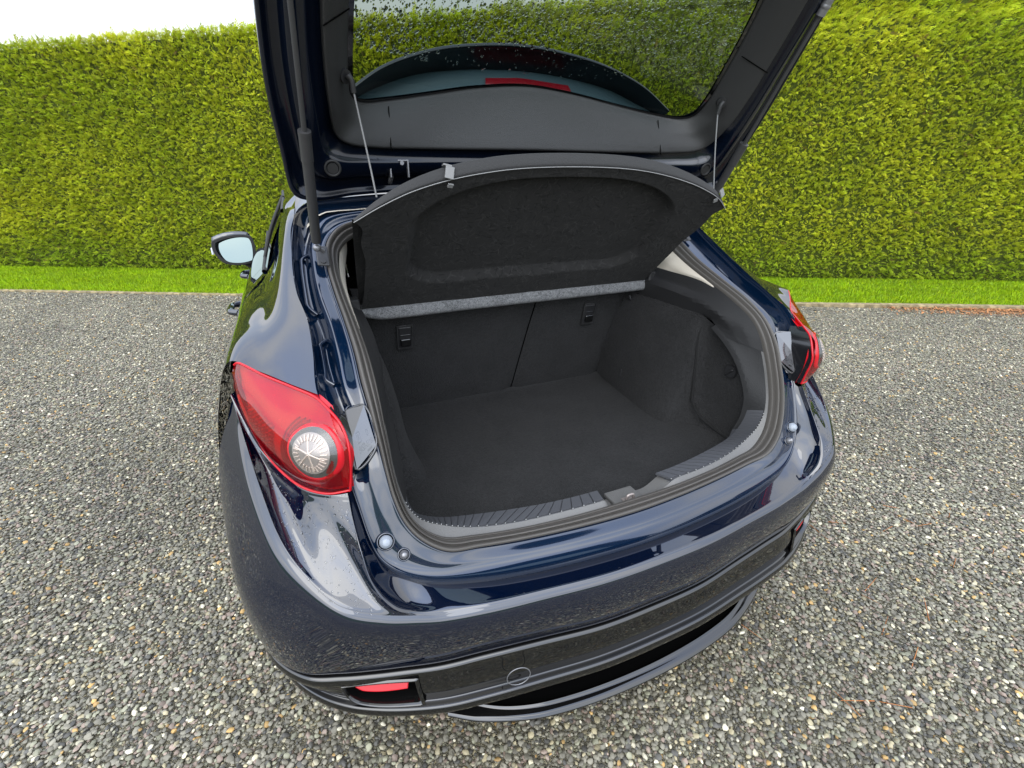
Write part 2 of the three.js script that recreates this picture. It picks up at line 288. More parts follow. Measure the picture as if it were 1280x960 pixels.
{ // clipped conifer hedge
  const hedge = new THREE.Group(); hedge.name = 'hedge'; scene.add(hedge); tag(hedge, 'tall clipped yellow green conifer hedge behind the grass strip', 'hedge');
  const c0 = at(-2, 0, HEDGE); hedge.position.copy(c0);
  const top = s => 3.25 + 0.042 * clamp(s + 4.4, -9, 8) + 0.05 * fbm(s * 0.8, 2, 5, 3);
  const lean = (s, y) => HEDGE - 0.02 - 0.10 * (y / 3.4) + 0.055 * fbm(s * 0.9, y * 0.9, 8, 3) - 0.22 * Math.pow(clamp((y - 2.9) / 0.5, 0, 1), 2) - 0.05 * Math.pow(clamp((0.25 - y) / 0.25, 0, 1), 2);
  const rows = [], K = 14;
  for (let k = 0; k <= K; k++) { const row = []; for (let i = 0; i <= 120; i++) { const s = lerp(-34, 34, i / 120), y = (top(s) - 0.05) * k / K, p = at(s, y, lean(s, y) - 0.07).sub(c0); row.push([p.x, p.y, p.z]); } rows.push(row); }
  for (const dn of [0.7, 1.4]) { const row = []; for (let i = 0; i <= 120; i++) { const s = lerp(-34, 34, i / 120), p = at(s, top(s) - (dn > 1 ? 0.2 : 0.03), HEDGE - dn).sub(c0); row.push([p.x, p.y, p.z]); } rows.push(row); }
  { const row = []; for (let i = 0; i <= 120; i++) { const s = lerp(-34, 34, i / 120), p = at(s, 0, HEDGE - 1.5).sub(c0); row.push([p.x, p.y, p.z]); } rows.push(row); }
  const r = rng(41);
  const ct = noiseTex(256, () => { const k = 0.2 + r() * 0.8; return [0.62 * k, 0.7 * k, 0.22 * k]; }, { srgb: true, repeat: 2 });
  obj('branches', loft(rows, 240, 40), std({ color: lin(0.34, 0.36, 0.1), map: ct, roughness: 1 }), hedge);
  // one flat feathery spray
  const spray = seed => {
    const b = rng(seed), pos = [], idx = [], L = 0.085;
    const leaf = (x, y, a, l, w, zz) => { const c = pos.length / 3, dx = Math.cos(a), dy = Math.sin(a), mz = zz + (b() - 0.5) * 0.012; pos.push(x, y, zz, x + dx * l * 0.45 - dy * w, y + dy * l * 0.45 + dx * w, mz, x + dx * l, y + dy * l, zz - 0.01 * b(), x + dx * l * 0.45 + dy * w, y + dy * l * 0.45 - dx * w, mz); idx.push(c, c + 1, c + 2, c, c + 2, c + 3); };
    for (let i = 0; i < 6; i++) { const t = i / 6, z = 0.015 * Math.sin(t * 2.4); for (const s of [-1, 1]) leaf(L * t, 0, s * (0.55 + b() * 0.4), 0.042 * (1.05 - t * 0.55) * (0.7 + b() * 0.5), 0.0042, z); }
    leaf(L * 0.8, 0, (b() - 0.5) * 0.3, 0.04, 0.004, 0.01); leaf(0, 0, 0, L * 0.9, 0.003, 0);
    const g = new THREE.BufferGeometry(); g.setAttribute('position', new THREE.Float32BufferAttribute(pos, 3)); g.setIndex(idx); g.computeVertexNormals(); return g;
  };
  const mat = phys({ color: 0xffffff, roughness: 0.8, specularIntensity: 0.25, transmission: 0.4, thickness: 0, side: THREE.DoubleSide });
  const mt = new THREE.Matrix4(), q = new THREE.Quaternion(), q2 = new THREE.Quaternion(), c = new THREE.Color(), out = V(NX[0], 0, NX[1]), along = V(AX[0], 0, AX[1]);
  for (let k = 0; k < 3; k++) {
    const list = [];
    const add = (s, y, n, wild) => list.push([s, y, n, wild]);
    for (let i = 0; i < 42000; i++) { const s = lerp(-13.5, 9.8, r()), y = Math.pow(r(), 0.95) * (top(s) + 0.01), gap = noise.noise(s * 3.1, y * 3.1, 9); if (y < 0.35 && r() < 0.25 && gap > 0) continue; add(s, y, lean(s, y) - r() * 0.075, clamp((y - 2.3) / 1.0, 0, 1)); }
    for (let i = 0; i < 6500; i++) { const s = lerp(-13.5, 9.8, r()); add(s, top(s) + (r() - 0.6) * 0.06, HEDGE - 0.12 - r() * 0.9, 1); }
    for (let i = 0; i < 2600; i++) { const s = lerp(-30, 26, r()); if (s > -13.5 && s < 9.8) continue; const y = r() * top(s); add(s, y, lean(s, y) - r() * 0.05, -1); }
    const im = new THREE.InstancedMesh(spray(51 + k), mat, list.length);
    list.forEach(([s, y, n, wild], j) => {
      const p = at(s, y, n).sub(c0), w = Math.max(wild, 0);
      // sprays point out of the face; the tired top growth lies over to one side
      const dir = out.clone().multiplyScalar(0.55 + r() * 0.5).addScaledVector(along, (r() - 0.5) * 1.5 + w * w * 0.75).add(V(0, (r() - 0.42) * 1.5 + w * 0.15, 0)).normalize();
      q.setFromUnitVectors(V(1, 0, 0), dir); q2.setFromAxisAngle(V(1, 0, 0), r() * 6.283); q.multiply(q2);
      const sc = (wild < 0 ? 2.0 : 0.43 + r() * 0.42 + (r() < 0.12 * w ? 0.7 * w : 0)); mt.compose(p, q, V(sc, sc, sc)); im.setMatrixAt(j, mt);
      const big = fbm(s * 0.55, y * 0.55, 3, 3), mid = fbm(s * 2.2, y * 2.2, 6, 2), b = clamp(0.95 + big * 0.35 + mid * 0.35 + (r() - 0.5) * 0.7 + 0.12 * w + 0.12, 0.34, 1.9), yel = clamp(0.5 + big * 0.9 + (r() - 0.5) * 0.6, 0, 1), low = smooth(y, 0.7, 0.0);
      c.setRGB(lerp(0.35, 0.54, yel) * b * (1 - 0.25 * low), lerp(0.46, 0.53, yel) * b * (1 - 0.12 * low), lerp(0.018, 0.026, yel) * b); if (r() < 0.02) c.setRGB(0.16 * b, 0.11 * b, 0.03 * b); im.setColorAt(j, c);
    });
    im.name = numbered('foliage'); im.castShadow = im.receiveShadow = true; im.userData.kind = 'stuff'; hedge.add(im);
  }
  // thin shoots that stand above the clipped top
  const sh = []; for (let i = 0; i < 420; i++) { const s = lerp(-13, 7, r()), h = 0.08 + Math.pow(r(), 2.5) * 0.16, a = at(s, top(s) - 0.03, HEDGE - 0.2 - r() * 0.35).sub(c0), t = a.clone().addScaledVector(along, (0.2 + r() * 0.5) * -h).add(V(0, h * (0.5 + r() * 0.5), 0)); if (i % 2) sh.push(cyl(a.toArray(), t.toArray(), 0.0035, 0.0012, 4)); }
  obj('shoots', sh, std({ color: lin(0.16, 0.15, 0.06), roughness: 1 }), hedge).userData.kind = 'stuff';
}

// ------------------------------------------------------------------ the car; x right, z towards its tail, ground at y = 0
const car = new THREE.Group(); car.name = 'hatchback_car'; scene.add(car);
tag(car, 'dark blue hatchback with open tailgate parked on the gravel', 'car');

// --- rows that several parts share (right half, from the centre line round the opening)
const S = [[0, .693, -.062], [.15, .694, -.068], [.30, .697, -.082], [.40, .708, -.088], [.47, .725, -.085], [.52, .76, -.10], [.548, .80, -.12], [.562, .85, -.14], [.568, .90, -.16], [.571, .94, -.18], [.574, .98, -.20], [.577, 1.02, -.23], [.58, 1.06, -.275], [.579, 1.10, -.345], [.581, 1.14, -.455], [.586, 1.185, -.575], [.588, 1.235, -.67], [.575, 1.285, -.745], [.53, 1.32, -.79], [.42, 1.338, -.82], [.2, 1.35, -.84], [0, 1.353, -.845]];
const Q = [[0, .669, .006], [.15, .669, -.001], [.30, .671, -.017], [.42, .679, -.036], [.52, .696, -.058], [.575, .717, -.082], [.605, .742, -.103], [.62, .785, -.122], [.629, .84, -.147], [.636, .889, -.169], [.636, .93, -.19], [.648, .995, -.207], [.668, 1.063, -.240], [.662, 1.118, -.337], [.660, 1.158, -.42], [.673, 1.208, -.537], [.668, 1.273, -.655], [.655, 1.335, -.745], [.62, 1.378, -.80], [.50, 1.395, -.84], [.25, 1.405, -.87], [0, 1.408, -.88]];
const SI = [[0, .704, -.098], [.15, .704, -.101], [.30, .706, -.114], [.40, .713, -.126], [.46, .725, -.13], [.505, .754, -.142], [.53, .79, -.155], [.543, .84, -.17], [.548, .89, -.188], [.549, .935, -.206], [.55, .975, -.226], [.55, 1.012, -.247], [.55, 1.055, -.287], [.55, 1.092, -.36], [.553, 1.13, -.47], [.558, 1.17, -.59], [.558, 1.212, -.685], [.545, 1.257, -.755], [.50, 1.288, -.80], [.40, 1.302, -.828], [.2, 1.312, -.848], [0, 1.315, -.852]];

// --- painted frame of the opening with its rain channel
{
  const amp = i => i < 9 ? 0.12 : i === 9 ? 0.22 : i === 10 ? 0.5 : i < 18 ? 1 : 0.45;
  const prof = [[0, 0], [.012, .004], [.03, .012], [.05, .03], [.15, .050], [.36, .054], [.46, .036], [.54, .016], [.62, .008], [.9, .004], [.97, -.002], [1, .004]];
  const rows = prof.map(([f, d]) => S.map((s, i) => { const q = Q[i], a = amp(i), dir = i < 10 ? [0, -.75, -.66] : i < 13 ? [-.2, -.72, -.66] : [0, -.78, -.62]; return [0, 1, 2].map(k => lerp(q[k], s[k], f) + dir[k] * d * a); }));
  obj('opening_frame', loft(rows.map(full), 260, 40), M.paintIn, car);
  // edge turned down from the frame to the bumper
  const lip = [Q.slice(0, 10), add3(Q.slice(0, 10), 0, -.006, .0015), add3(Q.slice(0, 10), 0, -.03, -.008)];
  obj('opening_flange', loft(lip.map(full), 120, 2, { lin: true }), M.paintIn, car);
  // welded ribs pressed into the channel beside the pillar
  const e = [];
  for (const [i0, i1] of [[12.4, 13.8], [14.6, 16.6]]) { const a = []; for (let t = 0; t <= 1; t += .125) { const u = lerp(i0, i1, t), i = Math.floor(u), f = u - i, off = t === 0 || t === 1 ? .40 : .22; const p = [0, 1, 2].map(k => lerp(lerp(Q[i][k], Q[i + 1][k], f), lerp(S[i][k], S[i + 1][k], f), off)); a.push([p[0], p[1] - .037, p[2] - .03]); } e.push(tube(a, .005, 40, 8)); }
  both('channel_rib', e, M.paintIn, car);
}
// --- rubber weather seal all round the opening
{
  const rows = [[0, -.004], [.02, .008], [.16, .015], [.30, .014], [.36, .006], [.44, .006], [.50, .015], [.62, .016], [.70, .006], [.78, .004], [.86, .010], [.96, .008], [1, -.002]].map(([f, h]) => S.map((s, i) => [0, 1, 2].map(k => lerp(s[k], SI[i][k], f) + [0, .66, .75][k] * h)));
  obj('weather_seal', loft(rows.map(full), 260, 48), M.rubber, car);
}
// --- sill trim with the ribbed scuff strip, and side trims
const K = [[0, .712, -.153], [.13, .712, -.155], [.235, .712, -.166], [.37, .712, -.192], [.455, .716, -.212], [.503, .735, -.224], [.520, .775, -.222], [.524, .84, -.224], [.524, .90, -.252], [.524, .95, -.293], [.524, .988, -.345], [.524, 1.015, -.395]];
const U = [[0, .713, -.110], [.15, .713, -.113], [.30, .713, -.126], [.40, .722, -.142], [.462, .741, -.153], [.505, .765, -.160], [.529, .80, -.166], [.541, .845, -.178], [.546, .892, -.196], [.547, .937, -.214], [.548, .977, -.234], [.548, 1.012, -.256]];
{
  const s12 = SI.slice(0, 12);
  const dropped = K.map(p => [p[0] * .992, p[1] - (p[1] < .73 ? .06 : .012), p[2] - .012]);
  // the latch recess in the middle of the sill
  const dip = (grid) => { for (const col of grid) for (const p of col) { const t = smooth(Math.abs(p.x - .018), .078, .052); if (p.z < -.088 && p.z > -.175) { const e = p.x > 0 ? smooth(Math.abs(p.x - .03), .15, .055) : t; p.y -= .036 * (p.z < -.1 ? e : e * smooth(p.z, -.088, -.1)); } } };
  const sillRows = [s12, mix3(s12, U, .5), U, mix3(U, K, .08), mix3(U, K, .92), K, dropped];
  const pick = (geo, ok) => { const o = geo.index ? geo.toNonIndexed() : geo, p = o.attributes.position, keep = []; for (let i = 0; i < p.count; i += 3) if (ok((p.getX(i) + p.getX(i + 1) + p.getX(i + 2)) / 3)) keep.push(i, i + 1, i + 2); const n = new THREE.BufferGeometry(); for (const k of Object.keys(o.attributes)) { const w = o.attributes[k].itemSize, a = []; for (const i of keep) for (let q = 0; q < w; q++) a.push(o.attributes[k].array[i * w + q]); n.setAttribute(k, new THREE.Float32BufferAttribute(a, w)); } return n; };
  const gi = crease(loft(sillRows.slice(2).map(full), 420, 6, { lin: true, shape: dip }), 0.7);
  obj('sill_trim', crease(loft(sillRows.slice(0, 3).map(full), 420, 6, { lin: true, shape: dip }), 0.7), M.sill, car);
  obj('latch_recess', pick(gi, x => x > -.07 && x < .15), M.sill, car); obj('scuff_strip', pick(gi, x => x > -.46 && x <= -.07), M.rib, car); obj('scuff_strip', pick(gi, x => x >= .15 && x < .50), M.rib, car);
  obj('sill_trim_end', pick(gi, x => x >= .50), M.trim, car); obj('sill_trim_end', pick(gi, x => x <= -.46), M.trim, car);
  // ribs across the scuff strip: each a low pad
  const Uc = new THREE.CatmullRomCurve3(P(full(U)), false, 'centripetal'), Kc = new THREE.CatmullRomCurve3(P(full(K)), false, 'centripetal');
  const N = 62;
  for (let i = 0; i < N; i++) {
    const t0 = 0.215 + (i + .06) / N * .57, t1 = 0.215 + (i + .94) / N * .57;
    const a = Uc.getPoint(t0), b = Uc.getPoint(t1), c = Kc.getPoint(t0), d = Kc.getPoint(t1), mx = (a.x + b.x) / 2; if (mx > -.066 && mx < .148) continue;
    const up = V(0, .0035, .001), q = (p, o, f) => p.clone().lerp(o, f);
    const lo = [q(a, c, .06), q(b, d, .06), q(b, d, .95), q(a, c, .95)], hi = lo.map(p => p.clone().add(up)), lo2 = lo.map(p => p.clone().sub(V(0, .003, 0)));
    const pos = [], f4 = (w, x, y, z) => { for (const p of [w, x, y, w, y, z]) pos.push(p.x, p.y, p.z); };
    f4(hi[0], hi[1], hi[2], hi[3]); for (let k = 0; k < 4; k++) f4(lo2[k], lo2[(k + 1) % 4], hi[(k + 1) % 4], hi[k]);
    const pg = new THREE.BufferGeometry(); pg.setAttribute('position', new THREE.Float32BufferAttribute(pos, 3)); pg.computeVertexNormals(); pg.setAttribute('uv', new THREE.Float32BufferAttribute(new Float32Array(pos.length / 3 * 2), 2));
    obj('scuff_rib', pg, M.rib, car);
    if (i % 1 === 0) obj('scuff_stud', new THREE.SphereGeometry(.0016, 8, 6).translate(lo[0].x, lo[0].y + .003, lo[0].z + .003), M.stud, car);
  }
  // latch block, striker and raised shoulder right of it
  obj('latch_cover', [rbox(.085, .012, .075, .004, { p: [.02, .682, -.128] })], M.sill, car);
  obj('latch_striker', [tube([[.008, .684, -.108], [.008, .702, -.108], [.010, .708, -.108], [.026, .708, -.108], [.028, .702, -.108], [.028, .684, -.108]], .0035, 40, 8), rbox(.03, .004, .02, .001, { p: [.018, .688, -.116] })], M.chrome, car);
  // side trims that run forward from the sill to the seat
  const top = [SI[10], SI[11], SI[12], SI[13], [.553, 1.128, -.465], [.553, 1.138, -.54], [.550, 1.142, -.65], [.546, 1.146, -.75], [.54, 1.15, -.86]];
  const mid = [[.538, .982, -.265], [.537, 1.018, -.29], [.536, 1.055, -.335], [.534, 1.083, -.40], [.533, 1.098, -.48], [.534, 1.103, -.55], [.533, 1.107, -.65], [.530, 1.110, -.75], [.525, 1.113, -.86]];
  const shelf = [[.530, .985, -.30], [.528, 1.015, -.335], [.520, 1.048, -.378], [.516, 1.066, -.43], [.512, 1.078, -.50], [.510, 1.083, -.56], [.508, 1.087, -.65], [.505, 1.09, -.75], [.50, 1.09, -.86]];
  const kk = [K[10], K[11], [.524, 1.028, -.42], [.520, 1.034, -.45], [.516, 1.036, -.50], [.512, 1.038, -.57], [.510, 1.040, -.66], [.505, 1.042, -.76], [.495, 1.042, -.88]];
  const tuck = add3(kk, .02, -.012, .0);
  both('side_trim', crease(loft([top, mid, mix3(mid, shelf, .9), shelf, mix3(shelf, kk, .12), kk, tuck], 80, 5, { lin: true }), .9), M.trim, car);
  // cream pillar lining above it
  both('pillar_lining', loft([[SI[13], SI[14], SI[15], SI[16], SI[17], [.52, 1.30, -.83]], [[.549, 1.11, -.43], [.551, 1.135, -.50], [.549, 1.150, -.60], [.545, 1.18, -.70], [.53, 1.22, -.80], [.51, 1.26, -.88]], [[.551, 1.128, -.47], [.551, 1.134, -.55], [.548, 1.138, -.65], [.544, 1.142, -.75], [.535, 1.146, -.87], [.52, 1.15, -1.0]]], 40, 16), M.cream, car);
}
// --- carpeted boot: floor, side walls with pocket, seat backs
{
  obj('boot_floor', loft([full([[0, .656, -.12], [.2, .656, -.125], [.38, .656, -.16], [.56, .656, -.2]]), full([[0, .660, -.25], [.2, .660, -.25], [.38, .660, -.26], [.56, .660, -.28]]), full([[0, .660, -.6], [.2, .660, -.6], [.38, .660, -.6], [.56, .660, -.6]]), full([[0, .662, -.9], [.2, .662, -.9], [.38, .662, -.9], [.52, .662, -.9]]), full([[0, .672, -.925], [.2, .672, -.925], [.38, .672, -.925], [.50, .672, -.925]])], 40, 40, { shape: g => { for (const c of g) for (const p of c) p.y += .003 * fbm(p.x * 5, p.z * 5, 1, 2); } }), M.carpet, car);
  const Zs = [-.93, -.85, -.75, -.65, -.56, -.49, -.455, -.44, -.42, -.38, -.33, -.28, -.25, -.232, -.226];
  const topY = z => z < -.45 ? 1.040 : z < -.345 ? lerp(1.034, .988, (z + .45) / .105) : z < -.252 ? lerp(.988, .90, (z + .345) / .093) : lerp(.90, .80, (z + .252) / .03);
  const row = (f, xs) => Zs.map((z, i) => [xs[i], lerp(.655, topY(z), f), z]);
  const wall = loft([
    row(1, [.502, .506, .510, .512, .514, .518, .521, .523, .525, .526, .526, .526, .526, .525, .524]),
    row(.86, [.480, .482, .482, .484, .488, .496, .506, .522, .537, .539, .539, .538, .536, .532, .528]),
    row(.55, [.455, .456, .455, .456, .462, .474, .490, .514, .534, .538, .538, .537, .536, .532, .528]),
    row(.26, [.455, .452, .446, .443, .445, .457, .474, .502, .526, .534, .536, .536, .535, .532, .528]),
    row(.08, [.456, .450, .440, .430, .424, .428, .442, .474, .508, .522, .528, .530, .530, .530, .528]),
    row(0, [.458, .452, .438, .424, .412, .412, .424, .456, .490, .505, .512, .516, .520, .522, .524])], 90, 40);
  both('side_carpet', wall, M.carpet, car);
  // seam bead round the pocket lid
  both('pocket_seam', tube([[.521, 1.00, -.447], [.512, .95, -.447], [.512, .88, -.44], [.510, .80, -.432], [.506, .74, -.42], [.512, .70, -.385], [.522, .676, -.32], [.526, .668, -.26]], .0035, 60, 6), M.carpet, car);
  both('pocket_cap', [face(new THREE.CylinderGeometry(.019, .021, .008, 28).rotateX(Math.PI / 2), [.533, .885, -.312], [-1, 0, .1]), face(rbox(.030, .007, .008, .003), [.5275, .885, -.312], [-1, 0, .1], .75)], M.black, car);
  both('cargo_hook', [face(rbox(.020, .045, .006, .003), [.4515, .735, -.745], [-1, 0, .05]), face(rbox(.007, .03, .012, .003), [.448, .735, -.745], [-1, 0, .05])], M.black, car);
  // seat backs, split off-centre
  const seat = (x0b, x1b, x0t, x1t) => {
    const n = 16, st = (xa, xb, y, z, r) => { const o = []; for (let i = 0; i <= n; i++) { const t = i / n, e = Math.min(1, Math.min(t, 1 - t) * n / 1.6); o.push([lerp(xa, xb, t), y, z - r * (1 - Math.sqrt(1 - (1 - e) * (1 - e)))]); } return o; };
    return loft([st(x0b, x1b, .64, -.93, .03), st(x0b, x1b, .67, -.918, .012), st(lerp(x0b, x0t, .3), lerp(x1b, x1t, .3), .79, -.884, .012), st(lerp(x0b, x0t, .65), lerp(x1b, x1t, .65), .92, -.85, .012), st(x0t, x1t, 1.05, -.815, .012), st(x0t, x1t, 1.10, -.805, .014), st(x0t, x1t, 1.125, -.83, .02), st(x0t, x1t, 1.12, -.90, .02)], 64, 40);
  };
  const left = obj('seat_back', seat(-.475, .048, -.52, .104), M.carpet, car), right = obj('seat_back', seat(.053, .452, .109, .496), M.carpet, car);
  obj('gap_filler', rbox(1.1, .5, .02, .005, { p: [0, .9, -.95] }), M.hole, car);
  for (const [s, x] of [[left, -.372], [right, .332]]) {
    obj('handle_frame', face(new THREE.TorusGeometry(.030, .003, 8, 4).rotateZ(Math.PI / 4).scale(1.12, 1.95, 1), [x, .965, -.829], [0, -.24, 1]), M.trim, s);
    const l = obj('release_handle', [face(rbox(.046, .082, .014, .009), [x, .965, -.833], [0, -.24, 1])], M.black, s);
    obj('handle_paddle', [face(rbox(.034, .028, .016, .005), [x, .948, -.829], [0, -.1, 1]), face(rbox(.034, .004, .018, .002), [x, .976, -.829], [0, -.24, 1])], M.gloss, s);
  }
  obj('cargo_loop', tube([[.485, 1.03, -.79], [.49, 1.015, -.785], [.505, 1.015, -.785]], .004, 16, 6), M.black, car);
}
// --- parcel shelf, lifted with the tailgate
{
  const B = [[0, 1.094, -.742], [.12, 1.094, -.742], [.22, 1.094, -.742], [.32, 1.094, -.742], [.41, 1.094, -.742], [.47, 1.094, -.742], [.508, 1.094, -.742]];
  const T = [[0, 1.502, -.425], [.13, 1.499, -.428], [.22, 1.491, -.43], [.32, 1.472, -.434], [.41, 1.443, -.432], [.48, 1.407, -.430], [.535, 1.366, -.448]];
  const lineRow = T.map((p, i) => { const k = [1, 1, 1, .92, .75, .5, .15][i]; return [p[0], p[1] - .029 * k, p[2] + .006 * k]; });
  const sideX = [0, .12, .22, .32, .412, .478];
  const rowAt = t => lineRow.map((p, i) => [i < 6 ? lerp(B[i][0], p[0], t) : lerp(B[6][0], p[0], t) - .016 * Math.sin(t * 3.14) * (t > .55 ? 1.3 : 1) - (t > .8 && t < .99 ? .012 : 0), lerp(B[i][1], p[1], t), lerp(B[i][2], p[2], t)]);
  const nrm = V(0, -.62, .78);
  const press = (grid, nu, nv) => { // the panel pressed into the felt
    for (let i = 0; i <= nu; i++) for (let k = 0; k <= nv; k++) {
      const p = grid[i][k], t = k / nv, x = p.x;
      const hx = .395 - .05 * smooth(t, .72, .9), cy = .50, hy = .335 - .10 * Math.pow(Math.abs(x) / .4, 2.4) * (t > .5 ? 1 : .15);
      const r = .13, dx = Math.max(Math.abs(x) - (hx - r), 0), dy = Math.max(Math.abs(t - cy) * .52 - (hy * .52 - r * .6), 0), d = Math.hypot(dx, dy * 1.6) - r;
      const depth = .026 * smooth(-d, -.004, .022); p.addScaledVector(nrm, -depth + .003 * fbm(x * 9, t * 6, 2, 2));
    }
  };
  const shelf = obj('parcel_shelf', loft([B, rowAt(.2), rowAt(.4), rowAt(.6), rowAt(.8), rowAt(.93), lineRow].map(full), 180, 110, { shape: press }), M.felt, car);
  const back = T.map(p => [p[0], p[1] - .004, p[2] - .028]);
  obj('shelf_edge', loft([lineRow, mix3(lineRow, T, .2).map(p => [p[0], p[1], p[2] + .004]), mix3(lineRow, T, .85).map(p => [p[0], p[1], p[2] + .002]), T, back].map(full), 160, 30), M.feltEdge, shelf);
  obj('shelf_piping', tube(full(lineRow.slice(0, 7).map(p => [p[0] * 1.001, p[1] - .0015, p[2] + .0035])), .0011, 160, 6), M.piping, shelf);
  // top face
  obj('shelf_top', loft([back, mix3(back, B, .5).map(p => [p[0], p[1], p[2] - .03]), add3(B, 0, 0, -.035)].map(full), 80, 12), M.felt, shelf);
  // light grey strip it hinges on
  const hb = x => [[x, 1.100, -.775], [x, 1.097, -.752], [x, 1.092, -.738], [x, 1.076, -.733], [x, 1.064, -.735], [x, 1.056, -.745], [x, 1.056, -.775]];
  const rows = [-.512, -.505, -.49, -.455, -.2, .2, .49, .505, .512].map((x, i) => hb(x).map(p => (i < 3 ? [p[0], p[1] + [.014, .013, .008][i] * (p[1] < 1.09 ? 1 : 0), p[2]] : p)));
  obj('shelf_strip', loft(rows, 12, 40), M.feltGrey, car);
  both('shelf_bracket', [rbox(.03, .045, .05, .006, { p: [.527, 1.105, -.745] }), rbox(.02, .03, .04, .004, { p: [.522, 1.085, -.755] })], M.trim, car);
  // clear clips on the rim
  obj('shelf_clip', [rbox(.020, .026, .004, .001, { p: [-.322, 1.459, -.421], r: [-.2, 0, -.22] }), rbox(.013, .010, .004, .001, { p: [-.320, 1.432, -.426], r: [.7, 0, -.2] }), rbox(.020, .004, .014, .001, { p: [-.325, 1.473, -.429], r: [-.2, 0, -.22] })], phys({ color: lin(.35, .35, .35), roughness: .25, transmission: .5, thickness: 0 }), shelf);
  obj('shelf_clip', [rbox(.020, .022, .004, .001, { p: [.492, 1.405, -.424], r: [-.2, .3, .5] }), rbox(.014, .012, .004, .001, { p: [.478, 1.385, -.430], r: [.6, 0, .4] })], phys({ color: lin(.35, .35, .35), roughness: .25, transmission: .5, thickness: 0 }), shelf);
}
// --- rear bumper
const LB = [[.645, .884, -.153], [.68, .880, -.167], [.72, .880, -.203], [.757, .884, -.266], [.789, .909, -.322], [.812, .965, -.350], [.834, 1.03, -.392]]; // just under the tail lamp
const F = [[0, .500, .046], [.15, .500, .042], [.30, .500, .020], [.43, .500, .000], [.52, .500, -.014], [.60, .500, -.036], [.66, .500, -.054], [.72, .500, -.075], [.785, .500, -.105], [.842, .498, -.172], [.878, .495, -.27], [.900, .49, -.388]];
{
  const E = [[0, .650, .054], [.15, .650, .050], [.30, .650, .033], [.42, .651, .018], [.515, .654, .001], [.562, .665, -.007], [.602, .697, -.011], [.631, .740, -.036], [.641, .788, -.074], [.646, .84, -.119], [.646, .878, -.146]];
  const Dn = [[0, .652, -.002], [.15, .652, -.009], [.30, .654, -.026], [.42, .662, -.044], [.515, .680, -.066], [.57, .704, -.092], [.60, .73, -.113], [.616, .77, -.132], [.625, .825, -.157], [.632, .865, -.172], [.634, .884, -.178]];
  // ledge the tailgate closes on to
  const rows = [add3(Dn, 0, -.012, -.004), Dn, mix3(Dn, E, .12).map(p => [p[0], p[1] + .001, p[2]]), mix3(Dn, E, .75).map((p, i) => [p[0], p[1] + (i < 5 ? .003 : -.004), p[2] - (i < 5 ? 0 : .004)]), mix3(Dn, E, .93).map(p => [p[0], p[1] + .003, p[2]]), E];
  // face below the ledge
  const C = [...E.slice(0, 6), [.628, .684, -.020], [.694, .712, -.043], [.740, .751, -.090], [.776, .800, -.150], [.803, .880, -.243], [.833, 1.02, -.390]];
  const o1 = { 7: [.001, -.010, .007], 8: [.007, -.012, .006], 9: [.014, -.016, .004], 10: [.020, -.024, 0], 11: [.012, -.03, 0] }, o2 = { 7: [.004, -.038, .014], 8: [.022, -.050, .010], 9: [.042, -.070, .002], 10: [.058, -.100, -.010], 11: [.050, -.12, 0] };
  const c1 = C.map((p, i) => p.map((v, k) => v + (o1[i] || [0, -.009, .007])[k])), c2 = C.map((p, i) => p.map((v, k) => v + (o2[i] || [0, -.034, .014])[k]));
  const midr = C.map((p, i) => [lerp(p[0], F[i][0], .55) + [0, 0, 0, 0, 0, 0, 0, 0, .018, .040, .046, .038][i], lerp(p[1], F[i][1], .55), lerp(p[2], F[i][2], .55) + (i < 9 ? .019 : .009)]);
  const lowr = F.map((p, i) => [p[0] + (i > 7 ? .005 : 0), p[1] + .022, p[2] + .010]);
  const faceG = loft([C, c1, c2, midr, lowr, F, add3(F, 0, -.004, -.012)].map(full), 220, 44);
  const ledge = loft(rows.map(full), 220, 30);
  // shoulder under each lamp
  const sh = [];
  const foot = C.slice(5);
  const fade = [1, 1, 1, 1, .8, .4, .2];
  const under = LB.map((p, i) => i ? [p[0] + [.001, .001, .002, .003, .003, .003, .001][i], p[1] - .008 * fade[i], p[2] + .004 * fade[i]] : [.646, .870, -.142]);
  const neck = LB.map((p, i) => i ? [p[0] + [.0, .001, .002, .003, .004, .004, .001][i], p[1] - .022 * fade[i], p[2] + .012 * fade[i]] : [.646, .852, -.130]);
  const body = neck.map((p, i) => i ? [lerp(p[0], foot[i][0], .5) + [0, .003, .004, .004, .004, .004, .001][i], lerp(p[1], foot[i][1], .5), lerp(p[2], foot[i][2], .5) - .004] : [.639, .775, -.063]);
  const roll = neck.map((p, i) => i ? [lerp(p[0], foot[i][0], .87) + .001, lerp(p[1], foot[i][1], .87), lerp(p[2], foot[i][2], .87) - .001] : [.600, .695, -.0105]);
  const shoulder = loft([add3(foot, 0, -.02, .004), foot, roll, body, neck, under, LB, LB.map(p => [p[0] - .01, p[1] + .002, p[2] - .012])], 60, 60);
  const bumper = obj('rear_bumper', [faceG, ledge, shoulder, mirror(shoulder)], M.paint, car);

  // gloss black lower part with its two ledges, mouth and blade
  const f0 = F.map(p => [p[0] * .996, p[1] - .005, p[2] - .010]), f1 = F.map((p, i) => [p[0] * 1.0, p[1] - .007, p[2] + .004]), f2 = F.map((p, i) => [p[0], p[1] - .013, p[2] + .009]), f3 = F.map(p => [p[0], p[1] - .022, p[2] + .010]);
  const G = [[0, .402, .064], [.15, .402, .060], [.30, .402, .042], [.43, .402, .024], [.52, .403, .008], [.60, .404, -.018], [.66, .405, -.044], [.72, .407, -.078], [.775, .41, -.125], [.823, .413, -.19], [.856, .415, -.28], [.874, .415, -.388]];
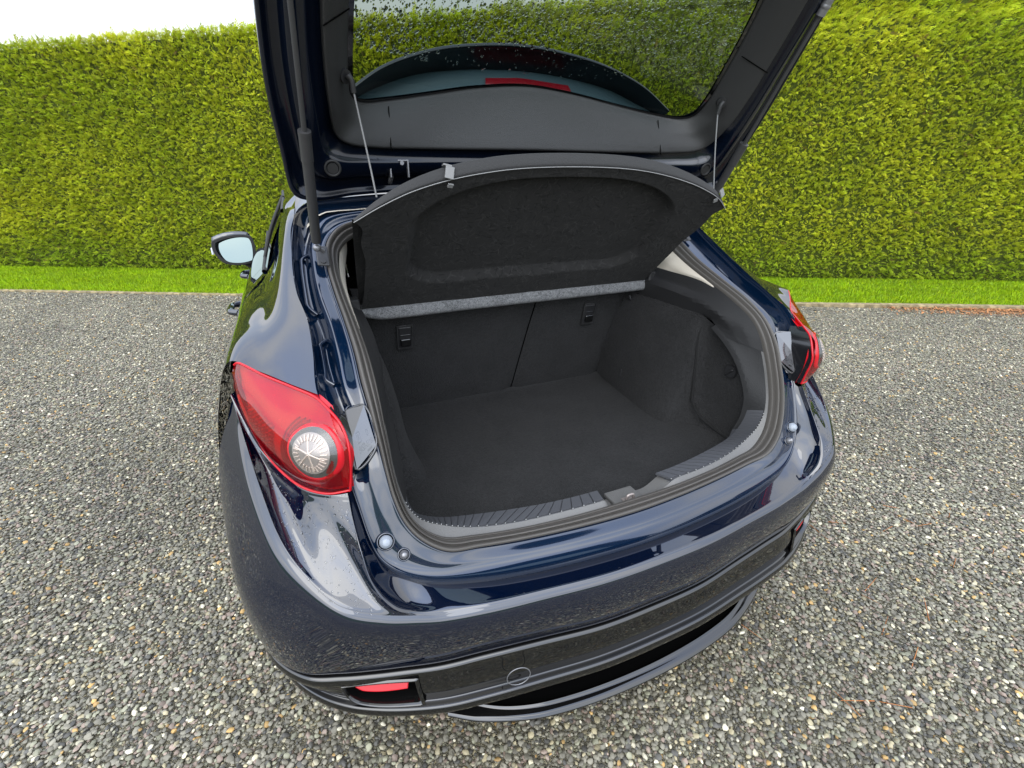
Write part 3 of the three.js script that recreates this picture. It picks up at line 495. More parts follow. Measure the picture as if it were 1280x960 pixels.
  const g0 = G.map(p => [p[0], p[1] + .012, p[2] - .010]), g1 = G.map(p => [p[0], p[1] + .003, p[2] - .006]), g2 = G.map(p => [p[0], p[1], p[2] + .010]), g3 = G.map(p => [p[0], p[1] - .007, p[2] + .016]), g4 = G.map(p => [p[0], p[1] - .016, p[2] + .013]), g5 = G.map(p => [p[0] * .985, p[1] - .045, p[2] - .012]), g6 = G.map(p => [p[0] * .96, p[1] - .10, p[2] - .045]), g7 = G.map(p => [p[0] * .93, p[1] - .16, p[2] - .075]);
  let valanceG = loft([f0, f1, f2, f3, mix3(f3, g1, .5).map(p => [p[0], p[1], p[2] + .004]), mix3(f3, g1, .9), g1, g2, g4, g5, g6, g7].map(full), 240, 72, { shape: (grid, nu, nv) => { for (const col of grid) for (let k = 0; k <= nv; k++) { const u = k / nv; if (u > .705) { const p = col[k], t = smooth(Math.abs(p.x), .53, .40) * smooth(u, .705, .75); p.y = lerp(p.y, .372, t); p.z = lerp(p.z, p.z - .13 * smooth(u, .72, .93), t); } } } });
  obj('seam_gap', loft([F.map(p => [p[0] * .995, p[1] - .001, p[2] - .009]), F.map(p => [p[0] * .985, p[1] - .012, p[2] - .02])].map(full), 120, 1), M.hole, car);
  // blade under the mouth
  const b0 = [[0, .281, .059], [.12, .281, .055], [.22, .281, .045], [.31, .282, .029], [.38, .285, .006], [.44, .292, -.024], [.482, .298, -.050]];
  const b1 = [[0, .274, .076], [.12, .274, .072], [.22, .274, .062], [.31, .275, .046], [.38, .277, .024], [.45, .282, -.004], [.510, .296, -.034]];
  const b2 = b1.map((p, i) => [p[0], p[1] - .006, p[2] + .004]), b3 = b1.map(p => [p[0], p[1] - .013, p[2] - .002]), b4 = b0.map(p => [p[0], p[1] - .03, p[2] - .02]);
  const bUp = b0.map((p, i) => [p[0] * 1.0, p[1] + .004, p[2] - .006]);
  obj('lower_blade', loft([add3(b0, 0, -.02, -.012), bUp, b0, mix3(b0, b1, .9).map(p => [p[0], p[1] + .001, p[2]]), b1, b2, b3, b4].map(full), 160, 40), M.gloss, car);
  // dark duct behind the mouth
  const m0 = G.map(p => [p[0] * .56, p[1] - .062, p[2] - .022]), m1 = b0.map(p => [p[0], p[1] - .008, p[2] - .004]);
  const mIn = full([[0, .33, -.10], [.2, .33, -.10], [.35, .33, -.11], [.46, .32, -.12]]);
  obj('mouth_duct', loft([full([[0, .392, .066], [.2, .392, .052], [.36, .391, .026], [.51, .385, -.012]]), full([[0, .388, .02], [.2, .388, .01], [.36, .386, -.015], [.50, .375, -.055]]), mIn, full([[0, .272, .05], [.2, .272, .038], [.36, .274, .002], [.47, .284, -.045]])], 60, 20), M.hole, car);
  obj('under_tray', loft([G.map(p => [p[0] * .93, p[1] - .165, p[2] - .078]), G.map(p => [p[0] * .9, .20, -.4]), G.map(p => [p[0] * .9, .20, -1.0])].map(full), 60, 10), M.hole, car);
  // tow eye cover
  const tc = []; for (let i = 0; i <= 40; i++) { const a = i / 40 * 6.2832; tc.push([-.366 + .026 * Math.cos(a), .448 + .026 * Math.sin(a), .049 + .026 * Math.cos(a) * .16]); }
  obj('tow_eye_cover', [tube(tc, .0011, 80, 6)], M.steel, car);
  // red reflector set in a pocket at each end
  const pocketDir = [.33, .12, .94];
  const rf = new THREE.Shape(); rf.moveTo(-.062, .016); rf.quadraticCurveTo(0, .022, .062, .020); rf.lineTo(.058, -.006); rf.quadraticCurveTo(0, -.012, -.035, -.006); rf.quadraticCurveTo(-.058, .002, -.062, .016);
  const rg = new THREE.ExtrudeGeometry(rf, { depth: .006, bevelEnabled: true, bevelSize: .002, bevelThickness: .002, bevelSegments: 2, curveSegments: 16 });
  const lf = new THREE.Shape(); lf.moveTo(-.075, .022); lf.quadraticCurveTo(0, .030, .078, .028); lf.quadraticCurveTo(.085, -.02, .090, -.040); lf.quadraticCurveTo(0, -.046, -.045, -.026); lf.quadraticCurveTo(-.07, -.012, -.075, .022);
  const lh = new THREE.ExtrudeGeometry(lf, { depth: .002, bevelEnabled: false, curveSegments: 20 });
  const brow = new THREE.Shape();
  const pr = [];
  { const outer = lf.getPoints(16).map(p => [p.x, p.y]), a = [], b = [], c = [], d4 = []; for (const [x, y] of outer) { a.push([x * 1.07, y * 1.13, .002]); b.push([x * .99, y * .97, .006]); c.push([x * .93, y * .88, -.002]); d4.push([x * .84, y * .72, -.030]); } pr.push(loft([a, b, c, d4], 120, 3, { lin: true })); }
  { // open the pocket in the valance
    const e = new THREE.Matrix4().makeTranslation(.650, .448, -.041).multiply(new THREE.Matrix4().makeRotationY(.36)).multiply(new THREE.Matrix4().makeRotationX(-.10)).invert(), poly = lf.getPoints(16), o = valanceG.toNonIndexed(), p = o.attributes.position, keep = [];
    const inside = (x, y) => { let c = false; for (let a = 0, b = poly.length - 1; a < poly.length; b = a++) if ((poly[a].y > y) !== (poly[b].y > y) && x < (poly[b].x - poly[a].x) * (y - poly[a].y) / (poly[b].y - poly[a].y) + poly[a].x) c = !c; return c; };
    for (let i = 0; i < p.count; i += 3) { const v = V((Math.abs(p.getX(i)) + Math.abs(p.getX(i + 1)) + Math.abs(p.getX(i + 2))) / 3, (p.getY(i) + p.getY(i + 1) + p.getY(i + 2)) / 3, (p.getZ(i) + p.getZ(i + 1) + p.getZ(i + 2)) / 3).applyMatrix4(e); if (Math.abs(v.z) < .05 && inside(-v.x, v.y)) continue; keep.push(i, i + 1, i + 2); }
    const n = new THREE.BufferGeometry(); for (const k of ['position', 'normal', 'uv']) { const w = o.attributes[k].itemSize, a = []; for (const i of keep) for (let q = 0; q < w; q++) a.push(o.attributes[k].array[i * w + q]); n.setAttribute(k, new THREE.Float32BufferAttribute(a, w)); }
    valanceG = n;
  }
  { const p = valanceG.attributes.position, keep = [], o = valanceG; for (let i = 0; i < p.count; i += 3) { let z = 0, y = 0, x = 0; for (let k = 0; k < 3; k++) { x += Math.abs(p.getX(i + k)) / 3; y += p.getY(i + k) / 3; z += p.getZ(i + k) / 3; } if (x < .47 && y < .384) continue; keep.push(i, i + 1, i + 2); }
    const n = new THREE.BufferGeometry(); for (const k of ['position', 'normal', 'uv']) { const w = o.attributes[k].itemSize, a = []; for (const i of keep) for (let q = 0; q < w; q++) a.push(o.attributes[k].array[i * w + q]); n.setAttribute(k, new THREE.Float32BufferAttribute(a, w)); } valanceG = n; }
  obj('lower_valance', valanceG, M.gloss, car);
  const place = g => { g.rotateX(-.10); g.rotateY(.36); g.translate(.650, .448, -.041); return g; };
  const left = g => place(g.clone());
  // modelled on the right, twins mirrored on the left
  const fl = g => { const m = mirror(g); return m; };
  const holeG = place(fl(lh.translate(0, 0, -.029))), rimG = place(fl(merge(pr))), redG = (() => { const g = fl(rg); g.scale(.98, 1.0, 1); g.rotateX(-.45); g.translate(0, .004, -.013); return place(g); })();
  both('reflector_pocket', holeG, M.hole, car); both('pocket_rim', rimG, M.gloss, car); both('rear_reflector', redG, M.lampRed, car, ['red reflector low on the right of the bumper', 'red reflector low on the left of the bumper']);
  // round buffers and switches in the opening frame
  const stop = (p, dir, r, mat, nm, lab) => { both(nm, [face(new THREE.LatheGeometry([new THREE.Vector2(.0001, .016), new THREE.Vector2(r * .45, .0155), new THREE.Vector2(r * .62, .013), new THREE.Vector2(r * .7, .011), new THREE.Vector2(r * .9, .009), new THREE.Vector2(r, .004), new THREE.Vector2(r, -.004)], 28).rotateX(Math.PI / 2), p, dir)], mat, car, lab); both('buffer_ring', face(new THREE.TorusGeometry(r * 1.22, .0022, 10, 32), p, dir), M.paintIn, car); both('buffer_socket', face(new THREE.CylinderGeometry(r * 1.22, r * 1.22, .004, 28).rotateX(Math.PI / 2), p, dir), M.hole, car); };
  stop([.590, .772, -.114], [.05, .52, .85], .0135, M.stopGrey, 'round_stop', ['pale round stop on the right of the sill', 'pale round stop on the left of the sill']);
  stop([.560, .744, -.094], [.05, .60, .8], .0095, M.steel, 'small_stop');
  stop([.606, 1.012, -.238], [-.1, .74, .66], .0135, M.paintIn, 'side_stop');
}
// --- tail lamps
{
  const top = [[.654, 1.049, -.196], [.672, 1.060, -.232], [.713, 1.068, -.288], [.76, 1.084, -.332], [.79, 1.097, -.362], [.806, 1.101, -.380], [.815, 1.094, -.393]];
  const bot = [[.640, .889, -.150], [.68, .885, -.162], [.72, .885, -.198], [.756, .889, -.260], [.786, .914, -.315], [.805, .97, -.342], [.819, 1.035, -.372]];
  const mid = [[.632, .982, -.131], [.675, .985, -.131], [.724, .987, -.178], [.767, .992, -.240], [.799, 1.004, -.300], [.816, 1.033, -.340], [.821, 1.064, -.377]];
  const q1 = mid.map((p, i) => [lerp(p[0], top[i][0], .55) + .003, lerp(p[1], top[i][1], .55), lerp(p[2], top[i][2], .55) + [.020, .022, .020, .016, .01, .005, .002][i]]);
  const q3 = mid.map((p, i) => [lerp(p[0], bot[i][0], .55) + .003, lerp(p[1], bot[i][1], .55), lerp(p[2], bot[i][2], .55) + [.003, .008, .010, .010, .008, .004, .001][i]]);
  const lensRows = [top, q1, mid, q3, bot];
  const inset = (r, d) => r.map((p, i) => [p[0] - d * .55 - (i > 3 ? d * .3 : 0), p[1] - d * .05, p[2] - d * .8]);
  const lampBodyRows = lensRows.map(r => inset(r, .016));
  const housing = both('tail_lamp', loft(lampBodyRows, 40, 30), M.lampRed, car, ['right red tail lamp', 'left red tail lamp']);
  const lensG = loft(lensRows, 64, 48);
  // dark side wall towards the boot opening
  const inner = [[.654, 1.049, -.196], [.639, 1.033, -.160], [.632, 1.006, -.141], [.632, .97, -.131], [.635, .93, -.139], [.640, .889, -.150]];
  const deep = [[.640, 1.045, -.226], [.624, 1.022, -.216], [.618, .995, -.206], [.617, .965, -.197], [.620, .93, -.189], [.626, .893, -.182]];
  const wall = loft([inner, mix3(inner, deep, .5), deep], 40, 6);
  // edges: a bright red rim all round
  const rimG = merge([tube(top, .0026, 80, 8), tube(bot, .0026, 80, 8), tube(inner, .0026, 60, 8)]);
  // patches inside the lens: amber indicator, dark reflex band
  const lensAt = (u, v, d) => { const uu = clamp(u, 0, .999) * 6, i = Math.floor(uu), f = uu - i, vv = clamp(v, 0, .999) * 4, k = Math.floor(vv), g = vv - k; const p = (r, j) => lensRows[r][j]; return [0, 1, 2].map(a => lerp(lerp(p(k, i)[a], p(k, i + 1)[a], f), lerp(p(k + 1, i)[a], p(k + 1, i + 1)[a], f), g) - [.45, 0, .85][a] * d); };
  const patch = (u0, u1, v0, v1, d, bow = 0) => { const rows = []; for (let k = 0; k <= 6; k++) { const r = []; for (let i = 0; i <= 6; i++) r.push(lensAt(lerp(u0, u1, i / 6) + bow * Math.sin(k / 6 * 3.14), lerp(v0, v1, k / 6), d)); rows.push(r); } return loft(rows, 20, 16); };
  const amber = []; for (let i = 0; i < 8; i++) for (let k = 0; k < 8; k++) { const p = lensAt(.50 + i * .030 + k * .012, .44 + k * .05, .009); amber.push(face(new THREE.ConeGeometry(.009, .008, 4).rotateX(Math.PI / 2), p, [.75, .2, .6], i + k)); }
  let C = [.693, .988, -.139], N = [.42, .06, .90];
  { const p = lensG.attributes.position, q = lensG.attributes.normal; let best = 9; for (let i = 0; i < p.count; i++) { const d = Math.hypot(p.getX(i) - .702, p.getY(i) - .985); if (d < best) { best = d; C = [p.getX(i), p.getY(i), p.getZ(i)]; const sg = q.getZ(i) < 0 ? -1 : 1; N = [q.getX(i) * sg, q.getY(i) * sg, q.getZ(i) * sg]; } } }
  const qN = new THREE.Quaternion().setFromUnitVectors(V(0, 0, 1), V(...N).normalize()), qI = qN.clone().invert();
  const bend = (() => { // optics sit on the curved lens: local height from the nearest points of its skin
    const p = lensG.attributes.position, L = []; for (let i = 0; i < p.count; i++) { const d = V(p.getX(i) - C[0], p.getY(i) - C[1], p.getZ(i) - C[2]).applyQuaternion(qI); if (Math.hypot(d.x, d.y) < .085 && d.z > -.06) L.push(d); }
    return g => { const q = g.attributes.position; for (let i = 0; i < q.count; i++) { const x = q.getX(i), y = q.getY(i); let a = 0, b = 0; for (const d of L) { const w = Math.exp(-((d.x - x) ** 2 + (d.y - y) ** 2) / .00007); a += w * d.z; b += w; } q.setZ(i, q.getZ(i) + .0012 + (b > 1e-9 ? a / b : 0)); } g.computeVertexNormals(); return g; }; })();
  const guides = []; for (const [r, a0, a1] of [[.060, -1.0, 1.25], [.067, -.85, 1.1], [.075, -.7, .95]]) guides.push(face(bend(new THREE.TorusGeometry(r, .0022, 6, 40, a1 - a0).rotateZ(a0).translate(0, 0, -.007)), C, N));
  const spokes = []; for (let i = 0; i < 6; i++) { const a = i / 6 * 6.283 + .35; spokes.push(face(bend(rbox(.034, .004, .006, .0018, { p: [.017 * Math.cos(a), .017 * Math.sin(a), .0003], r: [0, 0, a] })), C, N)); }
  const flutes = []; for (let i = 0; i < 26; i++) { const a = i / 26 * 6.283; flutes.push(face(bend(rbox(.012, .003, .006, .001, { p: [.031 * Math.cos(a), .031 * Math.sin(a), .0002], r: [0, 0, a] })), C, N)); }
  const bowl = new THREE.LatheGeometry([[.036, .0022], [.033, .0014], [.026, .0010], [.012, .0009], [.0001, .0009]].map(p => new THREE.Vector2(...p)), 40).rotateX(Math.PI / 2);
  const ring = new THREE.LatheGeometry([[.0505, -.003], [.050, .0004], [.0485, .0011], [.0465, .0013], [.0448, .0012], [.0440, .0004]].map(p => new THREE.Vector2(...p)), 48).rotateX(Math.PI / 2);
  const ring2 = new THREE.LatheGeometry([[.0445, .0016], [.040, .0012], [.0355, .0016]].map(p => new THREE.Vector2(...p)), 48).rotateX(Math.PI / 2);
  const dome = new THREE.LatheGeometry([[.045, .0025], [.036, .0050], [.02, .0066], [.0001, .007]].map(p => new THREE.Vector2(...p)), 40).rotateX(Math.PI / 2);
  const text = (() => { const c = document.createElement('canvas'); c.width = 256; c.height = 192; const x = c.getContext('2d'); x.fillStyle = '#48484a'; x.fillRect(0, 0, 256, 192); x.strokeStyle = x.fillStyle = '#1c1c1d'; x.lineWidth = 4; x.strokeRect(66, 84, 40, 42); x.font = 'bold 30px sans-serif'; x.fillText('R', 75, 116); x.font = 'bold 30px monospace'; x.fillText('B4SD-51160', 64, 160); x.fillRect(150, 168, 60, 8); x.beginPath(); x.arc(196, 108, 12, 0, 7); x.stroke(); const t = new THREE.CanvasTexture(c); t.colorSpace = THREE.SRGBColorSpace; return t; })();
  const tabMat = phys({ color: 0xffffff, map: text, roughness: .08, ior: 2.1 });
  for (const [i, h] of housing.entries()) {
    const m = g => (i ? mirror(g) : g);
    obj('lens', m(lensG), M.lens, h); obj('lamp_wall', m(wall), M.lampWall, h); obj('light_guide', m(merge(guides)), M.lampDark, h); obj('lens_rim', m(rimG), M.lampRed, h);
    obj('indicator', m(merge(amber)), M.lampAmber, h); obj('reflex_band', m(merge([patch(.06, .22, .62, .93, .006), patch(.34, .43, .5, .9, .006, .03)])), M.lampDark, h);
    obj('reversing_lamp_ring', m(face(bend(ring.clone().scale(1.1, 1.1, 1)), C, N)), M.lampRed, h);
    const rl = obj('reversing_lamp', m(face(bend(bowl.clone().scale(1.1, 1.1, 1)), C, N)), M.chrome, h); obj('reversing_lamp_bezel', m(face(bend(ring2.clone().scale(1.1, 1.1, 1)), C, N)), M.bezel, h);
    obj('reflector_spoke', m(merge([...spokes, ...flutes])), M.bulb, h); obj('reversing_lens', m(face(bend(dome.clone().scale(1.1, 1.1, 1)), C, N)), M.clear, h);
    // tab that reaches to the seal, with its moulded marks
    const pos = [[.622, 1.030, -.213], [.586, 1.026, -.232], [.577, .953, -.188], [.621, .918, -.172], [.6215, .974, -.1925]].map(p => [(i ? -1 : 1) * p[0], p[1] + .004, p[2] + .005]);
    const T = new THREE.BufferGeometry(); const tri = i ? [0, 4, 1, 4, 2, 1, 4, 3, 2] : [0, 1, 4, 4, 1, 2, 4, 2, 3]; const uvp = [[0, 1], [1, 1], [1, .06], [.0, 0], [.0, .5]]; const pp = [], uu = [];
    for (const k of tri) { pp.push(...pos[k]); uu.push(i ? uvp[k][0] : 1 - uvp[k][0], uvp[k][1]); }
    T.setAttribute('position', new THREE.Float32BufferAttribute(pp, 3)); T.setAttribute('uv', new THREE.Float32BufferAttribute(uu, 2)); T.computeVertexNormals(); obj('lamp_tab', T, tabMat, h);
    obj('tab_edge', tube([...pos.slice(0, 4), pos[4], pos[0]].map(p => [p[0], p[1] - .003, p[2] - .003]), .003, 40, 6), M.smoke, h);
  }
}
// --- body sides, doors, windows, roof and front
const WZ = -.78, FZ = -3.46, WR = .318; // wheel centres
const arch = (z, y0) => { let y = y0; for (const c of [WZ, FZ]) { const d = Math.abs(z - c); if (d < .365) y = Math.max(y, WR + Math.sqrt(.365 * .365 - d * d)); } return y; };
const ST = [
  [[.668, 1.063, -.240], [.713, 1.072, -.292], [.765, 1.090, -.338], [.814, 1.100, -.397], [.842, 1.0, -.400], [.864, .88, -.395], [.880, .74, -.395], [.874, .50, -.395]],
  [[.6605, 1.158, -.42], [.70, 1.152, -.435], [.757, 1.130, -.45], [.812, 1.108, -.48], [.848, 1.0, -.48], [.872, .88, -.48], [.886, .74, -.48], [.880, .52, -.48]],
  [[.673, 1.208, -.537], [.70, 1.197, -.545], [.750, 1.150, -.56], [.812, 1.108, -.58], [.852, 1.0, -.58], [.878, .88, -.58], [.892, .76, -.58], [.887, .6, -.58]],
  [[.668, 1.273, -.655], [.69, 1.257, -.66], [.742, 1.175, -.67], [.812, 1.108, -.68], [.855, .99, -.68], [.880, .88, -.68], [.894, .78, -.68], [.888, .6, -.68]],
  [[.645, 1.355, -.78], [.672, 1.328, -.78], [.736, 1.188, -.78], [.813, 1.106, -.78], [.857, .98, -.78], [.881, .87, -.78], [.894, .78, -.78], [.888, .6, -.78]],
  [[.626, 1.405, -.96], [.653, 1.368, -.96], [.735, 1.186, -.96], [.815, 1.103, -.96], [.860, .97, -.96], [.881, .86, -.96], [.890, .75, -.96], [.882, .5, -.96]],
  [[.613, 1.425, -1.32], [.641, 1.385, -1.32], [.738, 1.176, -1.32], [.816, 1.098, -1.32], [.861, .96, -1.32], [.880, .84, -1.32], [.885, .68, -1.32], [.87, .28, -1.32]],
];
const ST2 = [
  [[.606, 1.432, -1.8], [.636, 1.392, -1.8], [.740, 1.170, -1.8], [.816, 1.092, -1.8], [.862, .95, -1.8], [.880, .83, -1.8], [.884, .66, -1.8], [.87, .27, -1.8]],
  [[.602, 1.418, -2.2], [.634, 1.376, -2.2], [.744, 1.158, -2.2], [.816, 1.082, -2.2], [.865, .94, -2.2], [.882, .82, -2.2], [.885, .65, -2.2], [.87, .27, -2.2]],
  [[.612, 1.335, -2.66], [.646, 1.29, -2.66], [.752, 1.135, -2.66], [.816, 1.068, -2.66], [.868, .93, -2.66], [.885, .81, -2.66], [.885, .65, -2.66], [.87, .27, -2.66]],
  [[.685, 1.10, -3.08], [.714, 1.092, -3.08], [.772, 1.070, -3.08], [.818, 1.040, -3.08], [.866, .92, -3.08], [.886, .80, -3.08], [.886, .68, -3.08], [.872, .3, -3.08]],
  [[.66, 1.045, -3.46], [.70, 1.040, -3.46], [.76, 1.018, -3.46], [.812, .98, -3.46], [.862, .88, -3.46], [.886, .79, -3.46], [.888, .74, -3.46], [.874, .6, -3.46]],
  [[.58, .975, -3.95], [.63, .965, -3.95], [.70, .935, -3.95], [.762, .89, -3.95], [.812, .80, -3.95], [.836, .70, -3.95], [.838, .56, -3.95], [.80, .25, -3.95]],
  [[.34, .82, -4.36], [.42, .81, -4.36], [.50, .78, -4.36], [.57, .73, -4.35], [.62, .66, -4.34], [.65, .58, -4.33], [.66, .45, -4.32], [.62, .22, -4.28]],
];
for (const c of [...ST, ...ST2]) c.forEach((p, k) => { if (p[2] > -3.6) { p[0] *= k >= 4 ? 1.026 : k === 3 ? 1.014 : 1; if (k && k < 3 && p[2] < -.9) p[0] += .014; } });
const ALL = [...ST, ...ST2];
const colAt = z => { let i = 0; while (i < ALL.length - 2 && ALL[i + 1][3][2] > z) i++; const a = ALL[i], b = ALL[i + 1], f = clamp((z - a[3][2]) / (b[3][2] - a[3][2]), 0, 1); return a.map((p, k) => p.map((v, q) => lerp(v, b[k][q], f))); };
const span = (z0, z1, n) => { const o = []; for (let i = 0; i <= n; i++) o.push(colAt(lerp(z0, z1, i / n))); return o; };
const toRows = cols => cols[0].map((_, k) => cols.map(c => c[k]));
const archShape = grid => { for (const col of grid) { const L = col.length - 1; for (let k = 0; k <= L; k++) { const p = col[k], lim = arch(p.z, 0); if (p.y < lim && p.x > .5) { p.y = lim; } } } };
{
  const quarterCols = [...ST.slice(0, 5), colAt(-.90)];
  both('quarter_panel', loft(toRows(quarterCols), 120, 60, { shape: archShape }), M.paint, car);
  const lowerCols = [...span(-.90, -1.14, 4)];
  both('quarter_panel', loft(toRows(lowerCols).slice(2), 24, 40, { shape: archShape }), M.paint, car);
  both('rear_door', loft(toRows(span(-1.146, -1.96, 12)).slice(2), 60, 36), M.paint, car);
  both('front_door', loft(toRows(span(-1.966, -2.96, 12)).slice(2), 60, 36), M.paint, car);
  both('front_wing', loft(toRows([colAt(-2.966), ...ST2.slice(3, 7)]), 80, 40, { shape: archShape }), M.paint, car);
  both('roof_rail', loft(toRows([colAt(-.90), ...ST.slice(5), ...ST2.slice(0, 4)]).slice(0, 2).concat([toRows([colAt(-.90), ...ST.slice(5), ...ST2.slice(0, 4)])[1].map(p => [p[0] + .002, p[1] - .012, p[2]])]), 60, 6), M.paint, car);
  const winRows = (z0, z1) => { const c = span(z0, z1, 10).map(q => [q[1], q[2]]); return [c.map(q => [q[0][0] + .002, q[0][1] - .012, q[0][2]]), c.map(q => mix3([q[0]], [q[1]], .5)[0]).map(p => [p[0] + .006, p[1], p[2]]), c.map(q => q[1])]; };
  both('side_window', loft(winRows(-.98, -1.92), 40, 12), M.sideGlass, car);
  both('side_window', loft(winRows(-1.98, -2.9), 40, 12), M.sideGlass, car);
  const pil = z => { const c = colAt(z); return [c[1], mix3([c[1]], [c[2]], .5)[0].map((v, i) => v + (i ? 0 : .008)), c[2]]; };
  for (const [a, b] of [[-.90, -.98], [-1.92, -1.98]]) both('door_pillar', loft(toRows([pil(a), pil(b)]), 4, 10), M.gloss, car);
  both('window_seal', [tube(span(-.95, -2.92, 14).map(c => [c[2][0] + .003, c[2][1], c[2][2]]), .006, 80, 8), tube(span(-.95, -2.92, 14).map(c => [c[1][0] + .003, c[1][1] - .010, c[1][2]]), .007, 80, 8), tube(pil(-1.30).map(p => [p[0] + .004, p[1], p[2]]), .006, 20, 8)], M.seamRubber, car);
  const roofRows = [[[0, 1.408, -.88], [.25, 1.405, -.87], [.5, 1.395, -.84], [.60, 1.388, -.81], [.645, 1.355, -.78]], [[0, 1.432, -1.08], [.25, 1.430, -1.07], [.48, 1.422, -1.04], [.58, 1.415, -1.0], [.626, 1.405, -.96]], [[0, 1.452, -1.4], [.25, 1.45, -1.38], [.46, 1.44, -1.35], [.56, 1.435, -1.33], [.613, 1.425, -1.32]], [[0, 1.458, -1.85], [.25, 1.455, -1.83], [.46, 1.446, -1.81], [.56, 1.44, -1.8], [.606, 1.432, -1.8]], [[0, 1.440, -2.3], [.25, 1.437, -2.28], [.46, 1.430, -2.24], [.56, 1.425, -2.21], [.602, 1.418, -2.2]]];
  obj('roof', loft(roofRows.map(full), 60, 40), M.paint, car);
  obj('headliner', loft(roofRows.map(r => full(add3(r, 0, -.035, 0).map(p => [p[0] * .96, p[1], p[2]]))), 20, 12), M.cream, car);
  obj('windscreen', loft([roofRows[4], [[0, 1.33, -2.68], [.25, 1.327, -2.66], [.44, 1.322, -2.62], [.56, 1.318, -2.60], [.630, 1.31, -2.62]], [[0, 1.10, -3.18], [.25, 1.10, -3.16], [.46, 1.10, -3.12], [.60, 1.10, -3.08], [.685, 1.10, -3.08]]].map(full), 30, 20), M.sideGlass, car);
  obj('bonnet', loft([[[0, 1.10, -3.19], [.25, 1.10, -3.17], [.46, 1.10, -3.13], [.685, 1.10, -3.08]], [[0, 1.075, -3.5], [.25, 1.075, -3.5], [.46, 1.068, -3.48], [.66, 1.045, -3.46]], [[0, 1.0, -4.0], [.25, 1.0, -4.0], [.42, .992, -3.98], [.58, .975, -3.95]], [[0, .84, -4.44], [.14, .84, -4.43], [.26, .835, -4.40], [.34, .82, -4.36]]].map(full), 40, 30), M.paint, car);
  obj('front_bumper', loft([[[0, .84, -4.44], [.14, .84, -4.43], [.26, .835, -4.40], [.34, .82, -4.36]], [[0, .70, -4.48], [.2, .70, -4.47], [.4, .70, -4.42], [.60, .69, -4.35]], [[0, .45, -4.47], [.2, .45, -4.46], [.4, .45, -4.41], [.66, .45, -4.32]], [[0, .22, -4.42], [.2, .22, -4.41], [.4, .22, -4.36], [.62, .22, -4.28]]].map(full), 40, 24), M.paint, car);
  obj('floor_pan', rbox(1.5, .02, 3.9, .005, { p: [0, .21, -2.35] }), M.hole, car);
  both('wheel_well', [WZ, FZ].map(c => xf(new THREE.CylinderGeometry(.36, .36, .32, 28, 1, true, 0, Math.PI * 2).rotateZ(Math.PI / 2), { p: [.69, WR, c] })), M.hole, car);
  const tyreP = [[.19, -.10], [.22, -.108], [.29, -.106], [.312, -.092], [.318, -.06], [.318, .06], [.312, .092], [.29, .106], [.22, .108], [.19, .10]].map(p => new THREE.Vector2(...p));
  for (const x of [1, -1]) for (const z of [WZ, FZ]) {
    const w = obj('wheel', new THREE.LatheGeometry(tyreP, 48).rotateZ(-Math.PI / 2 * x).translate(x * .768, WR, z), M.tyre, car), sp = [];
    for (let i = 0; i < 10; i++) sp.push(xf(rbox(.03, .19, .028, .008, { p: [0, .115, 0] }), { r: [0, 0, i * .6283] }));
    sp.push(new THREE.TorusGeometry(.208, .014, 10, 48), new THREE.CylinderGeometry(.045, .05, .04, 24).rotateX(Math.PI / 2));
    obj('rim', merge(sp).rotateY(x * Math.PI / 2).translate(x * .855, WR, z), M.steel, w); obj('brake_disc', new THREE.CylinderGeometry(.15, .15, .02, 32).rotateZ(Math.PI / 2).translate(x * .79, WR, z), M.steel, w);
  }
  both('door_handle', tube([[.876, .985, -1.30], [.905, .985, -1.33], [.909, .982, -1.40], [.905, .978, -1.47], [.876, .976, -1.50]], .012, 30, 10), M.paint, car);
  both('door_handle', tube([[.878, .975, -2.10], [.907, .975, -2.13], [.911, .972, -2.20], [.907, .968, -2.27], [.878, .966, -2.30]], .012, 30, 10), M.paint, car);
  // door mirrors
  const sh = new THREE.Shape(); sh.moveTo(-.10, .055); sh.bezierCurveTo(-.04, .086, .05, .088, .085, .072); sh.bezierCurveTo(.105, .06, .100, -.04, .085, -.062); sh.bezierCurveTo(.03, -.082, -.04, -.078, -.07, -.055); sh.bezierCurveTo(-.095, -.03, -.115, .02, -.10, .055);
  const house = new THREE.ExtrudeGeometry(sh, { depth: .07, bevelEnabled: true, bevelThickness: .05, bevelSize: -.03, bevelOffset: .0, bevelSegments: 6, curveSegments: 20 });
  for (const sx of [-1, 1]) {
    const m = g => (sx < 0 ? g : mirror(g)), pl = g => { g.rotateY(.10); g.translate(-.940, 1.068, -2.42); return m(g); };
    const mir = obj('door_mirror', pl(xf(toCreasedNormals(house.clone(), .8), { p: [0, 0, -.125] })), M.paint, car, sx < 0 ? 'left door mirror showing pale sky' : 'right door mirror');
    const inset = s => new THREE.ShapeGeometry(new THREE.Shape(sh.getPoints(12).map(p => p.clone().multiplyScalar(s))), 12);
    const rimS = new THREE.Shape(sh.getPoints(16)); rimS.holes.push(new THREE.Path(sh.getPoints(16).map(p => p.clone().multiplyScalar(.86))));
    obj('mirror_rim', pl(new THREE.ExtrudeGeometry(rimS, { depth: .012, bevelEnabled: true, bevelSize: .002, bevelThickness: .003, bevelSegments: 2 }).translate(0, 0, .02)), M.black, mir);
    obj('mirror_glass', pl(inset(.87).rotateX(-.16).rotateY(-.22).translate(0, 0, .022)), M.mirror, mir);
    obj('indicator', pl(rbox(.012, .035, .03, .005, { p: [-.108, .0, -.01] })), M.white, mir);
    obj('mirror_foot', m(tube([[-.915, .995, -2.44], [-.875, .965, -2.46], [-.83, .945, -2.47], [-.80, .95, -2.48]].map(p => [p[0], p[1] + .02, p[2]]), .027, 20, 12)), M.black, mir);
  }
}
